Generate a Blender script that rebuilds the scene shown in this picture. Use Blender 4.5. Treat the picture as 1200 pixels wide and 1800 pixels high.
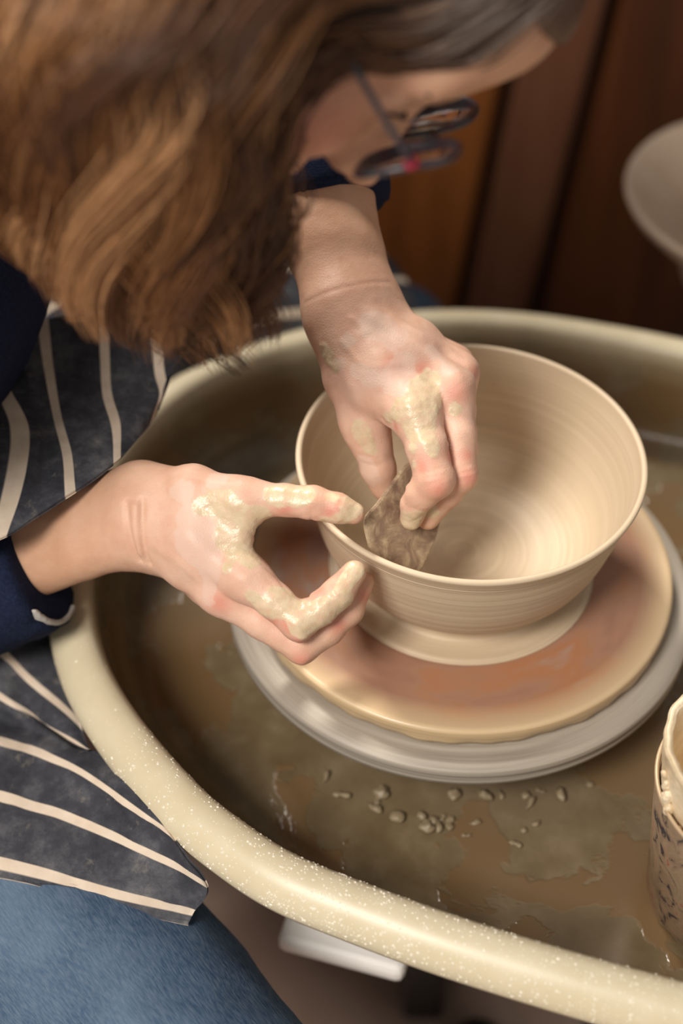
import bpy, math, random
import numpy as np

# ------------------------------------------------------------------ clear
for o in list(bpy.data.objects):
    bpy.data.objects.remove(o, do_unlink=True)
scene = bpy.context.scene
COL = scene.collection
rng = np.random.RandomState(7)
random.seed(7)

# ------------------------------------------------------------------ camera
FPX = 2715.66
CAM = np.array([-0.07944, -0.70066, 0.76598])
FW = np.array([0.0, 0.7073345, -0.70687899])
RT = np.array([0.99987194, 0.01131233, 0.01131962])
UP = np.array([-0.0160032, 0.70678847, 0.70724392])
from mathutils import Matrix, Vector
cd = bpy.data.cameras.new('camera')
cam = bpy.data.objects.new('camera', cd)
COL.objects.link(cam)
cd.sensor_fit = 'VERTICAL'
cd.sensor_height = 36.0
cd.sensor_width = 24.0
cd.lens = FPX / 1800.0 * 36.0
M = Matrix(((RT[0], UP[0], -FW[0], CAM[0]),
            (RT[1], UP[1], -FW[1], CAM[1]),
            (RT[2], UP[2], -FW[2], CAM[2]),
            (0, 0, 0, 1)))
cam.matrix_world = M
cd.clip_start = 0.01
cd.dof.use_dof = True
cd.dof.focus_distance = 0.895
cd.dof.aperture_fstop = 2.5
scene.camera = cam

# ------------------------------------------------------------------ world, daylight
w = bpy.data.worlds.new('world')
scene.world = w
w.use_nodes = True
bg = w.node_tree.nodes['Background']
bg.inputs[0].default_value = (1.0, 0.93, 0.84, 1)
bg.inputs[1].default_value = 0.29
sl = bpy.data.lights.new('sun', 'SUN')
sl.energy = 3.3
sl.angle = math.radians(11)
sl.color = (1.0, 0.925, 0.82)
sun = bpy.data.objects.new('sun', sl)
COL.objects.link(sun)
SUN_DIR = Vector((-0.31, 0.54, 0.78)).normalized()      # towards the light
sun.rotation_euler = SUN_DIR.to_track_quat('Z', 'Y').to_euler()
sun.location = (-2, -2, 3)
# soft unseen fill light, added front-left to brighten near hand, rim and lap
al = bpy.data.lights.new('front_fill', 'AREA')
al.shape = 'RECTANGLE'; al.size = .9; al.size_y = .9
al.energy = 98
al.color = (1.0, 0.93, 0.84)
fill = bpy.data.objects.new('front_fill', al)
COL.objects.link(fill)
FILL_DIR = Vector((-0.40, -0.55, 0.73)).normalized()
fill.location = Vector((-.05, -.05, .05)) + FILL_DIR * 3.2
fill.rotation_euler = FILL_DIR.to_track_quat('Z', 'Y').to_euler()
vs = scene.view_settings
vs.view_transform = 'Standard'
vs.look = 'None'
vs.exposure = 0.0
vs.gamma = 1.0
vs.use_curve_mapping = False


# ------------------------------------------------------------------ helpers
def C(px, py, d):
    """pixel of the photograph and distance along the view axis -> place in the room"""
    return CAM + d * (FW + (px - 600.0) / FPX * RT - (py - 900.0) / FPX * UP)


def U(px, py, z):
    """pixel and height -> place in the room"""
    dr = FW + (px - 600.0) / FPX * RT - (py - 900.0) / FPX * UP
    return CAM + dr * ((z - CAM[2]) / dr[2])


def depth(P):
    return (np.asarray(P) - CAM) @ FW


ORIGIN = {}


def empty(name, loc, label=None, cat=None, group=None):
    o = bpy.data.objects.new(name, None)
    COL.objects.link(o)
    o.empty_display_size = 0.02
    o.location = loc
    ORIGIN[o.name] = np.array(loc, float)
    tag(o, label, cat, group)
    return o


def tag(o, label=None, cat=None, group=None, kind=None):
    if label: o['label'] = label
    if cat: o['category'] = cat
    if group: o['group'] = group
    if kind: o['kind'] = kind
    return o


def mesh(name, verts, faces, mat, parent=None, smooth=True, attrs=None, origin=None):
    """verts in room coordinates; becomes ONE mesh object"""
    V = np.asarray(verts, float)
    me = bpy.data.meshes.new(name)
    if parent is not None:
        org = ORIGIN[parent.name]
    else:
        org = np.array(origin, float) if origin is not None else np.array(
            [V[:, 0].mean(), V[:, 1].mean(), V[:, 2].min()])
    L = V - org
    F = faces
    if isinstance(F, np.ndarray):
        n = F.shape[1]
        me.vertices.add(len(L)); me.vertices.foreach_set('co', L.astype(np.float32).ravel())
        me.loops.add(F.size); me.loops.foreach_set('vertex_index', F.astype(np.int32).ravel())
        me.polygons.add(len(F))
        me.polygons.foreach_set('loop_start', np.arange(0, F.size, n, dtype=np.int32))
        me.update(calc_edges=True)
        me.validate()
    else:
        me.from_pydata(L.tolist(), [], [list(map(int, f)) for f in F])
        me.update()
    if smooth:
        me.polygons.foreach_set('use_smooth', np.ones(len(me.polygons), bool))
    if attrs:
        for k, a in attrs.items():
            at = me.attributes.new(k, 'FLOAT', 'POINT')
            at.data.foreach_set('value', np.asarray(a, np.float32))
    me.materials.append(mat)
    o = bpy.data.objects.new(name, me)
    COL.objects.link(o)
    if parent is not None:
        o.parent = parent
        ORIGIN[o.name] = org
    else:
        o.location = org
        ORIGIN[o.name] = org
    return o


def join(parts):
    Vs, Fs, n = [], [], 0
    for V, F in parts:
        Vs.append(np.asarray(V, float))
        Fs += [[i + n for i in f] for f in (F.tolist() if isinstance(F, np.ndarray) else F)]
        n += len(V)
    return np.concatenate(Vs), Fs


def grid_faces(nu, nv, closed_u=False, closed_v=False):
    I = np.arange(nu * nv).reshape(nu, nv)
    A = np.concatenate([I, I[:1]]) if closed_u else I
    A = np.concatenate([A, A[:, :1]], 1) if closed_v else A
    return np.stack([A[:-1, :-1], A[1:, :-1], A[1:, 1:], A[:-1, 1:]], -1).reshape(-1, 4)


def lathe(prof, n=128, c=(0, 0), wob=None):
    """profile of (r, z); closes on the axis where r == 0"""
    prof = np.array(prof, float)
    a = np.linspace(0, 2 * math.pi, n, endpoint=False)
    R = prof[:, 0][:, None] * np.ones(n)
    Z = prof[:, 1][:, None] * np.ones(n)
    if wob is not None:
        R, Z = wob(R, Z, a[None, :])
    V = np.stack([c[0] + R * np.cos(a), c[1] + R * np.sin(a), Z], -1).reshape(-1, 3)
    return V, grid_faces(len(prof), n, closed_v=True)[:, ::-1]


def cr(pts, n):
    """Catmull-Rom through points, n samples"""
    P = np.array(pts, float)
    E = np.concatenate([[2 * P[0] - P[1]], P, [2 * P[-1] - P[-2]]])
    t = np.linspace(0, len(P) - 1 - 1e-9, n)
    i = t.astype(int); f = (t - i)[:, None]
    p0, p1, p2, p3 = E[i], E[i + 1], E[i + 2], E[i + 3]
    return 0.5 * (2 * p1 + (p2 - p0) * f + (2 * p0 - 5 * p1 + 4 * p2 - p3) * f ** 2 + (3 * p1 - p0 - 3 * p2 + p3) * f ** 3)


def cr_closed(pts, n):
    P = np.array(pts, float); m = len(P)
    t = np.linspace(0, m, n, endpoint=False)
    i = t.astype(int); f = (t - i)[:, None]
    p0, p1, p2, p3 = P[(i - 1) % m], P[i % m], P[(i + 1) % m], P[(i + 2) % m]
    return 0.5 * (2 * p1 + (p2 - p0) * f + (2 * p0 - 5 * p1 + 4 * p2 - p3) * f ** 2 + (3 * p1 - p0 - 3 * p2 + p3) * f ** 3)


def tube(path, rad, n=8, closed=False):
    P = np.array(path, float); m = len(P)
    rad = np.broadcast_to(np.asarray(rad, float), (m,))
    if closed:
        T = np.roll(P, -1, 0) - np.roll(P, 1, 0)
    else:
        T = np.gradient(P, axis=0)
    T /= np.linalg.norm(T, axis=1, keepdims=True) + 1e-12
    ref = np.array([0, 0, 1.0]) if abs(T[0, 2]) < 0.9 else np.array([1.0, 0, 0])
    Ns = []
    N = np.cross(T[0], ref); N /= np.linalg.norm(N)
    for t in T:
        N = N - t * (N @ t); N /= np.linalg.norm(N) + 1e-12
        Ns.append(N.copy())
    Ns = np.array(Ns); B = np.cross(T, Ns)
    a = np.linspace(0, 2 * math.pi, n, endpoint=False)
    V = P[:, None] + rad[:, None, None] * (Ns[:, None] * np.cos(a)[None, :, None] + B[:, None] * np.sin(a)[None, :, None])
    F = grid_faces(m, n, closed_u=closed, closed_v=True).tolist()
    V = V.reshape(-1, 3)
    if not closed:
        F.append(list(range(n))[::-1]); F.append([(m - 1) * n + k for k in range(n)])
    return V, F


def box(c, s, rz=0.0, bev=0.0, R=None):
    """box with chamfered edges, c = centre, s = full size"""
    hx, hy, hz = np.array(s) / 2.0
    b = min(bev, hx * .9, hy * .9, hz * .9)
    if b <= 0: b = min(hx, hy, hz) * 0.02
    # rounded footprint, three rings per side
    foot = []
    for sx, sy, a0 in ((1, 1, 0), (-1, 1, 90), (-1, -1, 180), (1, -1, 270)):
        for k in (0, 45, 90):
            a = math.radians(a0 + k)
            foot.append((sx * (hx - b) + b * math.cos(a), sy * (hy - b) + b * math.sin(a),
                         sx * (hx - b), sy * (hy - b), math.cos(a), math.sin(a)))
    V = []
    for z, rr in ((-hz, 0), (-hz + b * .3, b * .7), (-hz + b, b), (hz - b, b), (hz - b * .3, b * .7), (hz, 0)):
        for f in foot:
            V.append((f[2] + rr * f[4], f[3] + rr * f[5], z))
    V = np.array(V); n = len(foot)
    F = grid_faces(6, n, closed_v=True)[:, ::-1].tolist()
    F = [f[::-1] for f in F]
    F.append(list(range(n))[::-1]); F.append([5 * n + k for k in range(n)])
    if R is None:
        cz, sz = math.cos(rz), math.sin(rz)
        R = np.array([[cz, -sz, 0], [sz, cz, 0], [0, 0, 1]])
    return V @ np.asarray(R).T + np.array(c), F


def fbm(P, scale, octv=3, seed=0):
    """smooth value noise in [-1,1], P (n,3)"""
    out = np.zeros(len(P)); amp, tot = 1.0, 0.0
    r = np.random.RandomState(1000 + seed)
    tab = r.uniform(-1, 1, (32, 32, 32))
    Q = P * scale + 100.0
    for _ in range(octv):
        i = np.floor(Q).astype(int); f = Q - i; f = f * f * (3 - 2 * f)
        i0 = i & 31; i1 = (i + 1) & 31
        x, y, z = f.T
        def g(a, b, c): return tab[a, b, c]
        v = ((g(i0[:, 0], i0[:, 1], i0[:, 2]) * (1 - x) + g(i1[:, 0], i0[:, 1], i0[:, 2]) * x) * (1 - y)
             + (g(i0[:, 0], i1[:, 1], i0[:, 2]) * (1 - x) + g(i1[:, 0], i1[:, 1], i0[:, 2]) * x) * y) * (1 - z) \
            + ((g(i0[:, 0], i0[:, 1], i1[:, 2]) * (1 - x) + g(i1[:, 0], i0[:, 1], i1[:, 2]) * x) * (1 - y)
               + (g(i0[:, 0], i1[:, 1], i1[:, 2]) * (1 - x) + g(i1[:, 0], i1[:, 1], i1[:, 2]) * x) * y) * z
        out += amp * v; tot += amp; amp *= .5; Q = Q * 2.03 + 17.1
    return out / tot


# ------------------------------------------------------------------ organic surfaces (signed distance + surface nets)
def d_cone(P, a, b, ra, rb):
    ba = b - a; l2 = ba @ ba + 1e-12
    pa = P - a
    t = np.clip(pa @ ba / l2, 0, 1)
    # shift for taper so that the surface is tangent to both spheres
    rr = ra - rb
    a2 = max(l2 - rr * rr, 1e-9); il2 = 1.0 / l2
    y = pa @ ba; z = y - l2
    x2 = ((pa * l2 - ba * y[:, None]) ** 2).sum(1)
    y2 = y * y * l2; z2 = z * z * l2
    k = np.sign(rr) * rr * rr * x2
    d = (np.sqrt(np.maximum(x2 * a2 * il2, 0)) + y * rr) * il2 - ra
    c1 = np.sign(z) * a2 * z2 > k
    c2 = np.sign(y) * a2 * y2 < k
    d = np.where(c2, np.sqrt(x2 + y2) * il2 - ra, d)
    d = np.where(c1, np.sqrt(x2 + z2) * il2 - rb, d)
    return d


def d_ell(P, c, r, R=None):
    Q = P - c
    if R is not None: Q = Q @ R            # columns of R are the axes
    k0 = np.sqrt(((Q / r) ** 2).sum(1)); k1 = np.sqrt(((Q / (r * r)) ** 2).sum(1))
    return k0 * (k0 - 1.0) / (k1 + 1e-9)


def smin(a, b, k):
    h = np.maximum(k - np.abs(a - b), 0) / k
    return np.minimum(a, b) - h * h * k * .25


def smax(a, b, k):
    return -smin(-a, -b, k)


def chain(pts):
    """[(px,py,d,rpx)...] -> list of cones"""
    Q = [(C(p[0], p[1], p[2]), p[3] * p[2] / FPX) for p in pts]
    return [(Q[i][0], Q[i + 1][0], Q[i][1], Q[i + 1][1]) for i in range(len(Q) - 1)]


def d_chain(P, ch, k):
    d = None
    for a, b, ra, rb in ch:
        e = d_cone(P, a, b, ra, rb)
        d = e if d is None else smin(d, e, k)
    return d


def polygonise(fn, lo, hi, h, blk=8):
    lo = np.array(lo, float); hi = np.array(hi, float)
    nb = np.ceil((hi - lo) / (h * blk)).astype(int)
    n = nb * blk + 1
    # coarse pass
    ci = np.stack(np.meshgrid(*[np.arange(k) for k in nb], indexing='ij'), -1).reshape(-1, 3)
    cc = lo + (ci + .5) * blk * h
    dc = fn(cc)
    act = np.abs(dc) < blk * h * 1.15
    vol = np.empty(n, np.float32)
    vol[...] = 1.0
    sgn = np.where(dc < 0, -1.0, 1.0).reshape(nb)
    vol[:-1, :-1, :-1] = np.repeat(np.repeat(np.repeat(sgn, blk, 0), blk, 1), blk, 2)
    off = np.stack(np.meshgrid(*[np.arange(blk + 1)] * 3, indexing='ij'), -1).reshape(-1, 3)
    A = ci[act]
    for s in range(0, len(A), 400):
        idx = (A[s:s + 400, None] * blk + off[None]).reshape(-1, 3)
        v = fn(lo + idx * h)
        vol[idx[:, 0], idx[:, 1], idx[:, 2]] = v
    ins = vol < 0
    cs = np.zeros(np.array(vol.shape) - 1, np.int8)
    for dx in (0, 1):
        for dy in (0, 1):
            for dz in (0, 1):
                cs += ins[dx:vol.shape[0] - 1 + dx, dy:vol.shape[1] - 1 + dy, dz:vol.shape[2] - 1 + dz]
    cell = np.argwhere((cs > 0) & (cs < 8))
    vid = -np.ones(cs.shape, np.int64)
    vid[cell[:, 0], cell[:, 1], cell[:, 2]] = np.arange(len(cell))
    acc = np.zeros((len(cell), 3)); cnt = np.zeros(len(cell))
    corners = np.array([[x, y, z] for x in (0, 1) for y in (0, 1) for z in (0, 1)])
    val = [vol[cell[:, 0] + c[0], cell[:, 1] + c[1], cell[:, 2] + c[2]] for c in corners]
    for i in range(8):
        for j in range(i + 1, 8):
            if np.abs(corners[i] - corners[j]).sum() != 1: continue
            a, b = val[i], val[j]
            m = (a < 0) != (b < 0)
            t = np.where(m, a / np.where(m, a - b, 1), 0)
            acc += np.where(m[:, None], corners[i] + t[:, None] * (corners[j] - corners[i]), 0)
            cnt += m
    V = lo + (cell + acc / cnt[:, None]) * h
    F = []
    for ax in range(3):
        sl0 = [slice(None)] * 3; sl1 = [slice(None)] * 3
        sl0[ax] = slice(0, -1); sl1[ax] = slice(1, None)
        a, b = ins[tuple(sl0)], ins[tuple(sl1)]
        e = np.argwhere(a != b)
        u, v = (ax + 1) % 3, (ax + 2) % 3
        ok = (e[:, u] > 0) & (e[:, v] > 0) & (e[:, u] < vol.shape[u] - 1) & (e[:, v] < vol.shape[v] - 1)
        e = e[ok]
        q = []
        for du, dv in ((-1, -1), (0, -1), (0, 0), (-1, 0)):
            f = e.copy(); f[:, u] += du; f[:, v] += dv
            q.append(vid[f[:, 0], f[:, 1], f[:, 2]])
        q = np.stack(q, 1)
        flip = ~a[e[:, 0], e[:, 1], e[:, 2]]
        q[flip] = q[flip][:, ::-1]
        F.append(q)
    F = np.concatenate(F)
    F = F[(F >= 0).all(1)]
    return V, F


def trace(fn, px, py, d0=0.55, it=60):
    """first hit of the view ray through each pixel with the surface fn"""
    px = np.asarray(px, float); py = np.asarray(py, float)
    D = FW + ((px - 600) / FPX)[:, None] * RT - ((py - 900) / FPX)[:, None] * UP
    L = np.linalg.norm(D, axis=1)
    t = np.full(len(px), d0)
    for _ in range(it):
        t += fn(CAM + D * t[:, None]) / L * .9
    return CAM + D * t[:, None]


# ------------------------------------------------------------------ materials
def mat(name):
    m = bpy.data.materials.new(name); m.use_nodes = True
    nt = m.node_tree
    return m, nt, nt.nodes['Principled BSDF']


def rgb(h):
    h = h.lstrip('#')
    c = [int(h[i:i + 2], 16) / 255 for i in (0, 2, 4)]
    return tuple(x / 12.92 if x <= .04045 else ((x + .055) / 1.055) ** 2.4 for x in c) + (1,)


def nd(nt, kind, **kw):
    n = nt.nodes.new(kind)
    for k, v in kw.items():
        if k.startswith('i_'):
            key = k[2:]
            key = int(key) if key.isdigit() else key.replace('_', ' ')
            n.inputs[key].default_value = v
        else:
            setattr(n, k, v)
    return n


def ramp(nt, fac, stops, interp='LINEAR'):
    r = nt.nodes.new('ShaderNodeValToRGB')
    r.color_ramp.interpolation = interp
    while len(r.color_ramp.elements) > 1: r.color_ramp.elements.remove(r.color_ramp.elements[0])
    e0 = r.color_ramp.elements[0]; e0.position = stops[0][0]; e0.color = stops[0][1]
    for p, c in stops[1:]:
        e = r.color_ramp.elements.new(p); e.color = c
    if fac is not None: nt.links.new(fac, r.inputs[0])
    return r


def mix(nt, fac, a, b, mode='MIX'):
    n = nt.nodes.new('ShaderNodeMix'); n.data_type = 'RGBA'; n.blend_type = mode
    for sock, v in ((n.inputs[0], fac), (n.inputs[6], a), (n.inputs[7], b)):
        if hasattr(v, 'links'): nt.links.new(v, sock)
        else: sock.default_value = v
    return n.outputs[2]


def noise(nt, scale, detail=4, rough=.55, vec=None, dist=0.0):
    n = nd(nt, 'ShaderNodeTexNoise', i_Scale=scale, i_Detail=detail, i_Roughness=rough, i_Distortion=dist)
    if vec is None:
        tc = nt.nodes.new('ShaderNodeTexCoord'); vec = tc.outputs['Object']
    nt.links.new(vec, n.inputs['Vector'])
    return n.outputs['Fac']


def bump(nt, b, h, strength=.3, dist=.002):
    n = nd(nt, 'ShaderNodeBump', i_Strength=strength, i_Distance=dist)
    nt.links.new(h, n.inputs['Height'])
    if b is not None: nt.links.new(n.outputs[0], b.inputs['Normal'])
    return n


def polar(nt):
    """(radius, angle, height) of object space, for turned things"""
    tc = nt.nodes.new('ShaderNodeTexCoord')
    s = nt.nodes.new('ShaderNodeSeparateXYZ'); nt.links.new(tc.outputs['Object'], s.inputs[0])
    def m(op, a, b=None):
        n = nd(nt, 'ShaderNodeMath', operation=op)
        for k, v in enumerate((a, b)):
            if v is None: continue
            if hasattr(v, 'links'): nt.links.new(v, n.inputs[k])
            else: n.inputs[k].default_value = v
        return n.outputs[0]
    r = m('SQRT', m('ADD', m('MULTIPLY', s.outputs[0], s.outputs[0]), m('MULTIPLY', s.outputs[1], s.outputs[1])))
    cx = m('DIVIDE', s.outputs[0], m('ADD', r, 1e-5)); cy = m('DIVIDE', s.outputs[1], m('ADD', r, 1e-5))
    return r, cx, cy, s.outputs[2], m


def comb(nt, x, y, z):
    c = nt.nodes.new('ShaderNodeCombineXYZ')
    for k, v in enumerate((x, y, z)):
        if hasattr(v, 'links'): nt.links.new(v, c.inputs[k])
        else: c.inputs[k].default_value = v
    return c.outputs[0]


def simple(name, col, rough=.5, metal=0.0, var=.0, scale=40, col2=None, bmp=0.0, bscale=200, coat=0.0):
    m, nt, b = mat(name)
    b.inputs['Roughness'].default_value = rough; b.inputs['Metallic'].default_value = metal
    b.inputs['Coat Weight'].default_value = coat
    if col2 is not None:
        f = noise(nt, scale)
        r = ramp(nt, f, [(.35, rgb(col)), (.65, rgb(col2))])
        nt.links.new(r.outputs[0], b.inputs['Base Color'])
    else:
        b.inputs['Base Color'].default_value = rgb(col)
    if bmp: bump(nt, b, noise(nt, bscale, 3), bmp, .001)
    return m


def turned(name, cols, rough, rstreak=260, zs=600, ang=.6, bmp=.25, spec=.5, extra=None):
    """streaks that run around the axis, as on anything turned on a wheel"""
    m, nt, b = mat(name)
    r, cx, cy, z, mm = polar(nt)
    v = comb(nt, mm('MULTIPLY', cx, ang), mm('MULTIPLY', cy, ang), mm('ADD', mm('MULTIPLY', r, rstreak), mm('MULTIPLY', z, zs)))
    f = noise(nt, 1.0, 4, .6, v)
    rp = ramp(nt, f, cols)
    colr = rp.outputs[0]
    if extra: colr = extra(nt, mm, r, cx, cy, z, colr)
    nt.links.new(colr, b.inputs['Base Color'])
    b.inputs['Roughness'].default_value = rough
    b.inputs['Specular IOR Level'].default_value = spec
    bump(nt, b, f, bmp, .0012)
    return m


# bowl clay: smooth wet tan stoneware
MAT_BOWL = turned('wet_tan_clay', [(.3, rgb('#bfab90')), (.5, rgb('#cab69b')), (.7, rgb('#d4c2a8'))], .50, 240, 500, .35, .05)


def bat_extra(nt, mm, r, cx, cy, z, base):
    n2 = noise(nt, 1.0, 3, .5, comb(nt, mm('MULTIPLY', cx, 1.5), mm('MULTIPLY', cy, 1.5), mm('MULTIPLY', r, 34)))
    wood = ramp(nt, n2, [(.3, rgb('#946e5b')), (.48, rgb('#a57d67')), (.6, rgb('#ad7856')), (.75, rgb('#a6958d'))]).outputs[0]
    # slip-covered rim of the board
    e = nd(nt, 'ShaderNodeMapRange', i_1=.118, i_2=.136); nt.links.new(r, e.inputs[0])
    c1 = mix(nt, e.outputs[0], wood, rgb('#d2b894'))
    zz = nd(nt, 'ShaderNodeMapRange', i_1=.0135, i_2=.0145); nt.links.new(z, zz.inputs[0])
    return mix(nt, zz.outputs[0], mix(nt, .7, rgb('#cbb28c'), base), c1)


MAT_BAT = turned('slip_smeared_bat', [(.3, rgb('#a5825c')), (.5, rgb('#c9ad86')), (.7, rgb('#dcc6a2'))], .32, 120, 900, 1.2, .12, extra=bat_extra)
MAT_HEAD = turned('brushed_grey_metal', [(.3, rgb('#8f8578')), (.5, rgb('#a89f93')), (.7, rgb('#b9b1a4'))], .5, 160, 1200, .8, .15)
MAT_HEAD.node_tree.nodes['Principled BSDF'].inputs['Metallic'].default_value = .05

# splash pan: cream plastic, inside filmed with brown slip and puddles
m, nt, b = mat('cream_pan_with_slip')
tc = nt.nodes.new('ShaderNodeTexCoord')
at = nd(nt, 'ShaderNodeAttribute', attribute_name='inside')
n1 = noise(nt, 13, 5, .55, dist=.4)
n2 = noise(nt, 34, 4, .6)
n3 = noise(nt, 5, 3, .5)
film = ramp(nt, n2, [(.3, rgb('#67573f')), (.5, rgb('#73634a')), (.68, rgb('#82725a'))]).outputs[0]
pud = ramp(nt, n1, [(.515, (0, 0, 0, 1)), (.53, (1, 1, 1, 1))]).outputs[0]
film = mix(nt, pud, film, rgb('#755c3e'))
greyp = ramp(nt, n3, [(.45, (0, 0, 0, 1)), (.7, (1, 1, 1, 1))]).outputs[0]
film = mix(nt, mix(nt, .25, (0, 0, 0, 1), greyp), film, rgb('#8f8372'))
cream = ramp(nt, n2, [(.3, rgb('#d3c6a8')), (.7, rgb('#dcd0b4'))]).outputs[0]
nt.links.new(mix(nt, at.outputs['Fac'], cream, film), b.inputs['Base Color'])
rr = nd(nt, 'ShaderNodeMapRange', i_3=.36, i_4=.2); nt.links.new(at.outputs['Fac'], rr.inputs[0])
nt.links.new(rr.outputs[0], b.inputs['Roughness'])
hb = mix(nt, at.outputs['Fac'], (0, 0, 0, 1), mix(nt, .35, pud, n2))
bump(nt, b, hb, .35, .0018)
MAT_PAN = m

# skin with clay
def skin_mat():
    m, nt, b = mat('skin_with_wet_clay')
    clay = nd(nt, 'ShaderNodeAttribute', attribute_name='clay').outputs['Fac']
    dry = nd(nt, 'ShaderNodeAttribute', attribute_name='dry').outputs['Fac']
    red = nd(nt, 'ShaderNodeAttribute', attribute_name='red').outputs['Fac']
    pale = nd(nt, 'ShaderNodeAttribute', attribute_name='hand').outputs['Fac']
    n1 = noise(nt, 60, 5, .6); n2 = noise(nt, 900, 2, .5)
    tan = ramp(nt, n1, [(.3, rgb('#cf9f80')), (.7, rgb('#dbae90'))]).outputs[0]
    pink = ramp(nt, n1, [(.3, rgb('#dcae98')), (.7, rgb('#e8c2ae'))]).outputs[0]
    base = mix(nt, pale, tan, pink)
    base = mix(nt, red, base, rgb('#d98a78'))
    base = mix(nt, dry, base, rgb('#e3c9ba'))
    clay = mix(nt, ramp(nt, noise(nt, 210, 4, .6), [(.35, (.55, .55, .55, 1)), (.55, (.95, .95, .95, 1))]).outputs[0], (0, 0, 0, 1), clay)
    wet = ramp(nt, noise(nt, 150, 4, .6), [(.3, rgb('#d3bd9b')), (.7, rgb('#e2d0b2'))]).outputs[0]
    base = mix(nt, clay, base, wet)
    nt.links.new(base, b.inputs['Base Color'])
    r = nd(nt, 'ShaderNodeMapRange', i_3=.52, i_4=.26); nt.links.new(clay, r.inputs[0])
    nt.links.new(r.outputs[0], b.inputs['Roughness'])
    b.inputs['Subsurface Weight'].default_value = .18
    b.inputs['Subsurface Radius'].default_value = (.6, .25, .15)
    b.inputs['Subsurface Scale'].default_value = .008
    vo = nd(nt, 'ShaderNodeTexVoronoi', i_Scale=620); vo.feature = 'DISTANCE_TO_EDGE'
    tcs = nt.nodes.new('ShaderNodeTexCoord'); nt.links.new(tcs.outputs['Object'], vo.inputs['Vector'])
    bump(nt, b, mix(nt, .45, mix(nt, .5, n2, noise(nt, 300, 5, .65)), vo.outputs['Distance']), .45, .0007)
    return m


MAT_SKIN = skin_mat()


# striped apron denim
def cloth_mat():
    m, nt, b = mat('faded_striped_denim')
    v = nd(nt, 'ShaderNodeAttribute', attribute_name='stripe').outputs['Fac']
    tc = nt.nodes.new('ShaderNodeTexCoord')
    wob = noise(nt, 60, 2)
    def mm(op, a, b_=None):
        n = nd(nt, 'ShaderNodeMath', operation=op)
        for k, x in enumerate((a, b_)):
            if x is None: continue
            if hasattr(x, 'links'): nt.links.new(x, n.inputs[k])
            else: n.inputs[k].default_value = x
        return n.outputs[0]
    f = mm('ABSOLUTE', mm('SUBTRACT', mm('FRACT', mm('ADD', v, .5)), .5))
    st = nd(nt, 'ShaderNodeMapRange', i_1=.098, i_2=.080); nt.links.new(f, st.inputs[0])
    fade = ramp(nt, noise(nt, 26, 6, .72), [(.34, rgb('#34353b')), (.5, rgb('#4c4d54')), (.62, rgb('#6a6a70')), (.74, rgb('#94918f'))]).outputs[0]
    dust = ramp(nt, noise(nt, 55, 5, .7), [(.60, (0, 0, 0, 1)), (.72, (.5, .5, .5, 1))]).outputs[0]
    fade = mix(nt, dust, fade, rgb('#a39c92'))
    wv = noise(nt, 1400, 2, .6)
    fade = mix(nt, mix(nt, .55, (0, 0, 0, 1), wv), fade, rgb('#2a2b31'))
    white = ramp(nt, noise(nt, 80, 3), [(.3, rgb('#d9c6b2')), (.7, rgb('#e6d6c4'))]).outputs[0]
    nt.links.new(mix(nt, st.outputs[0], fade, white), b.inputs['Base Color'])
    b.inputs['Roughness'].default_value = .9
    b.inputs['Specular IOR Level'].default_value = .15
    bump(nt, b, wv, .35, .0006)
    return m


MAT_APRON = cloth_mat()

m, nt, b = mat('blue_denim')
tc = nt.nodes.new('ShaderNodeTexCoord')
m0 = nd(nt, 'ShaderNodeMapping'); m0.inputs['Rotation'].default_value = (0, 0, math.radians(50))
mp = nd(nt, 'ShaderNodeMapping'); mp.inputs['Scale'].default_value = (1.2, 8, 8)
nt.links.new(tc.outputs['Object'], m0.inputs[0]); nt.links.new(m0.outputs[0], mp.inputs[0])
weave = noise(nt, 120, 3, .6, mp.outputs[0])
fd = noise(nt, 9, 4, .55)
c0 = ramp(nt, fd, [(.3, rgb('#263a59')), (.5, rgb('#384f6c')), (.70, rgb('#5a7089'))]).outputs[0]
c0 = mix(nt, mix(nt, .5, (0, 0, 0, 1), ramp(nt, weave, [(.35, (0, 0, 0, 1)), (.7, (1, 1, 1, 1))]).outputs[0]), c0, rgb('#7d8c9e'))
nt.links.new(c0, b.inputs['Base Color'])
b.inputs['Roughness'].default_value = .92; b.inputs['Specular IOR Level'].default_value = .15
bump(nt, b, weave, .4, .0008)
MAT_JEANS = m

MAT_SWEATER = simple('navy_knit', '#1b2236', .95, col2='#232b44', scale=500, bmp=.5, bscale=900)
MAT_SWEATER.node_tree.nodes['Principled BSDF'].inputs['Specular IOR Level'].default_value = .1
MAT_SHIRT = simple('grey_white_undershirt', '#b9b6b2', .9, bmp=.3)

m, nt, b = mat('brown_wavy_hair')
hv = nd(nt, 'ShaderNodeAttribute', attribute_name='tone').outputs['Fac']
hc = ramp(nt, hv, [(0, rgb('#3a251a')), (.45, rgb('#6a4630')), (.75, rgb('#96683f')), (1, rgb('#c4956a'))]).outputs[0]  # dark end carries shade between locks, light end painted highlights
gy = nd(nt, 'ShaderNodeAttribute', attribute_name='grey').outputs['Fac']
hc = mix(nt, gy, hc, rgb('#6e6058'))
nt.links.new(hc, b.inputs['Base Color'])
b.inputs['Roughness'].default_value = .42
b.inputs['Specular IOR Level'].default_value = .45
MAT_HAIR = m

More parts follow.
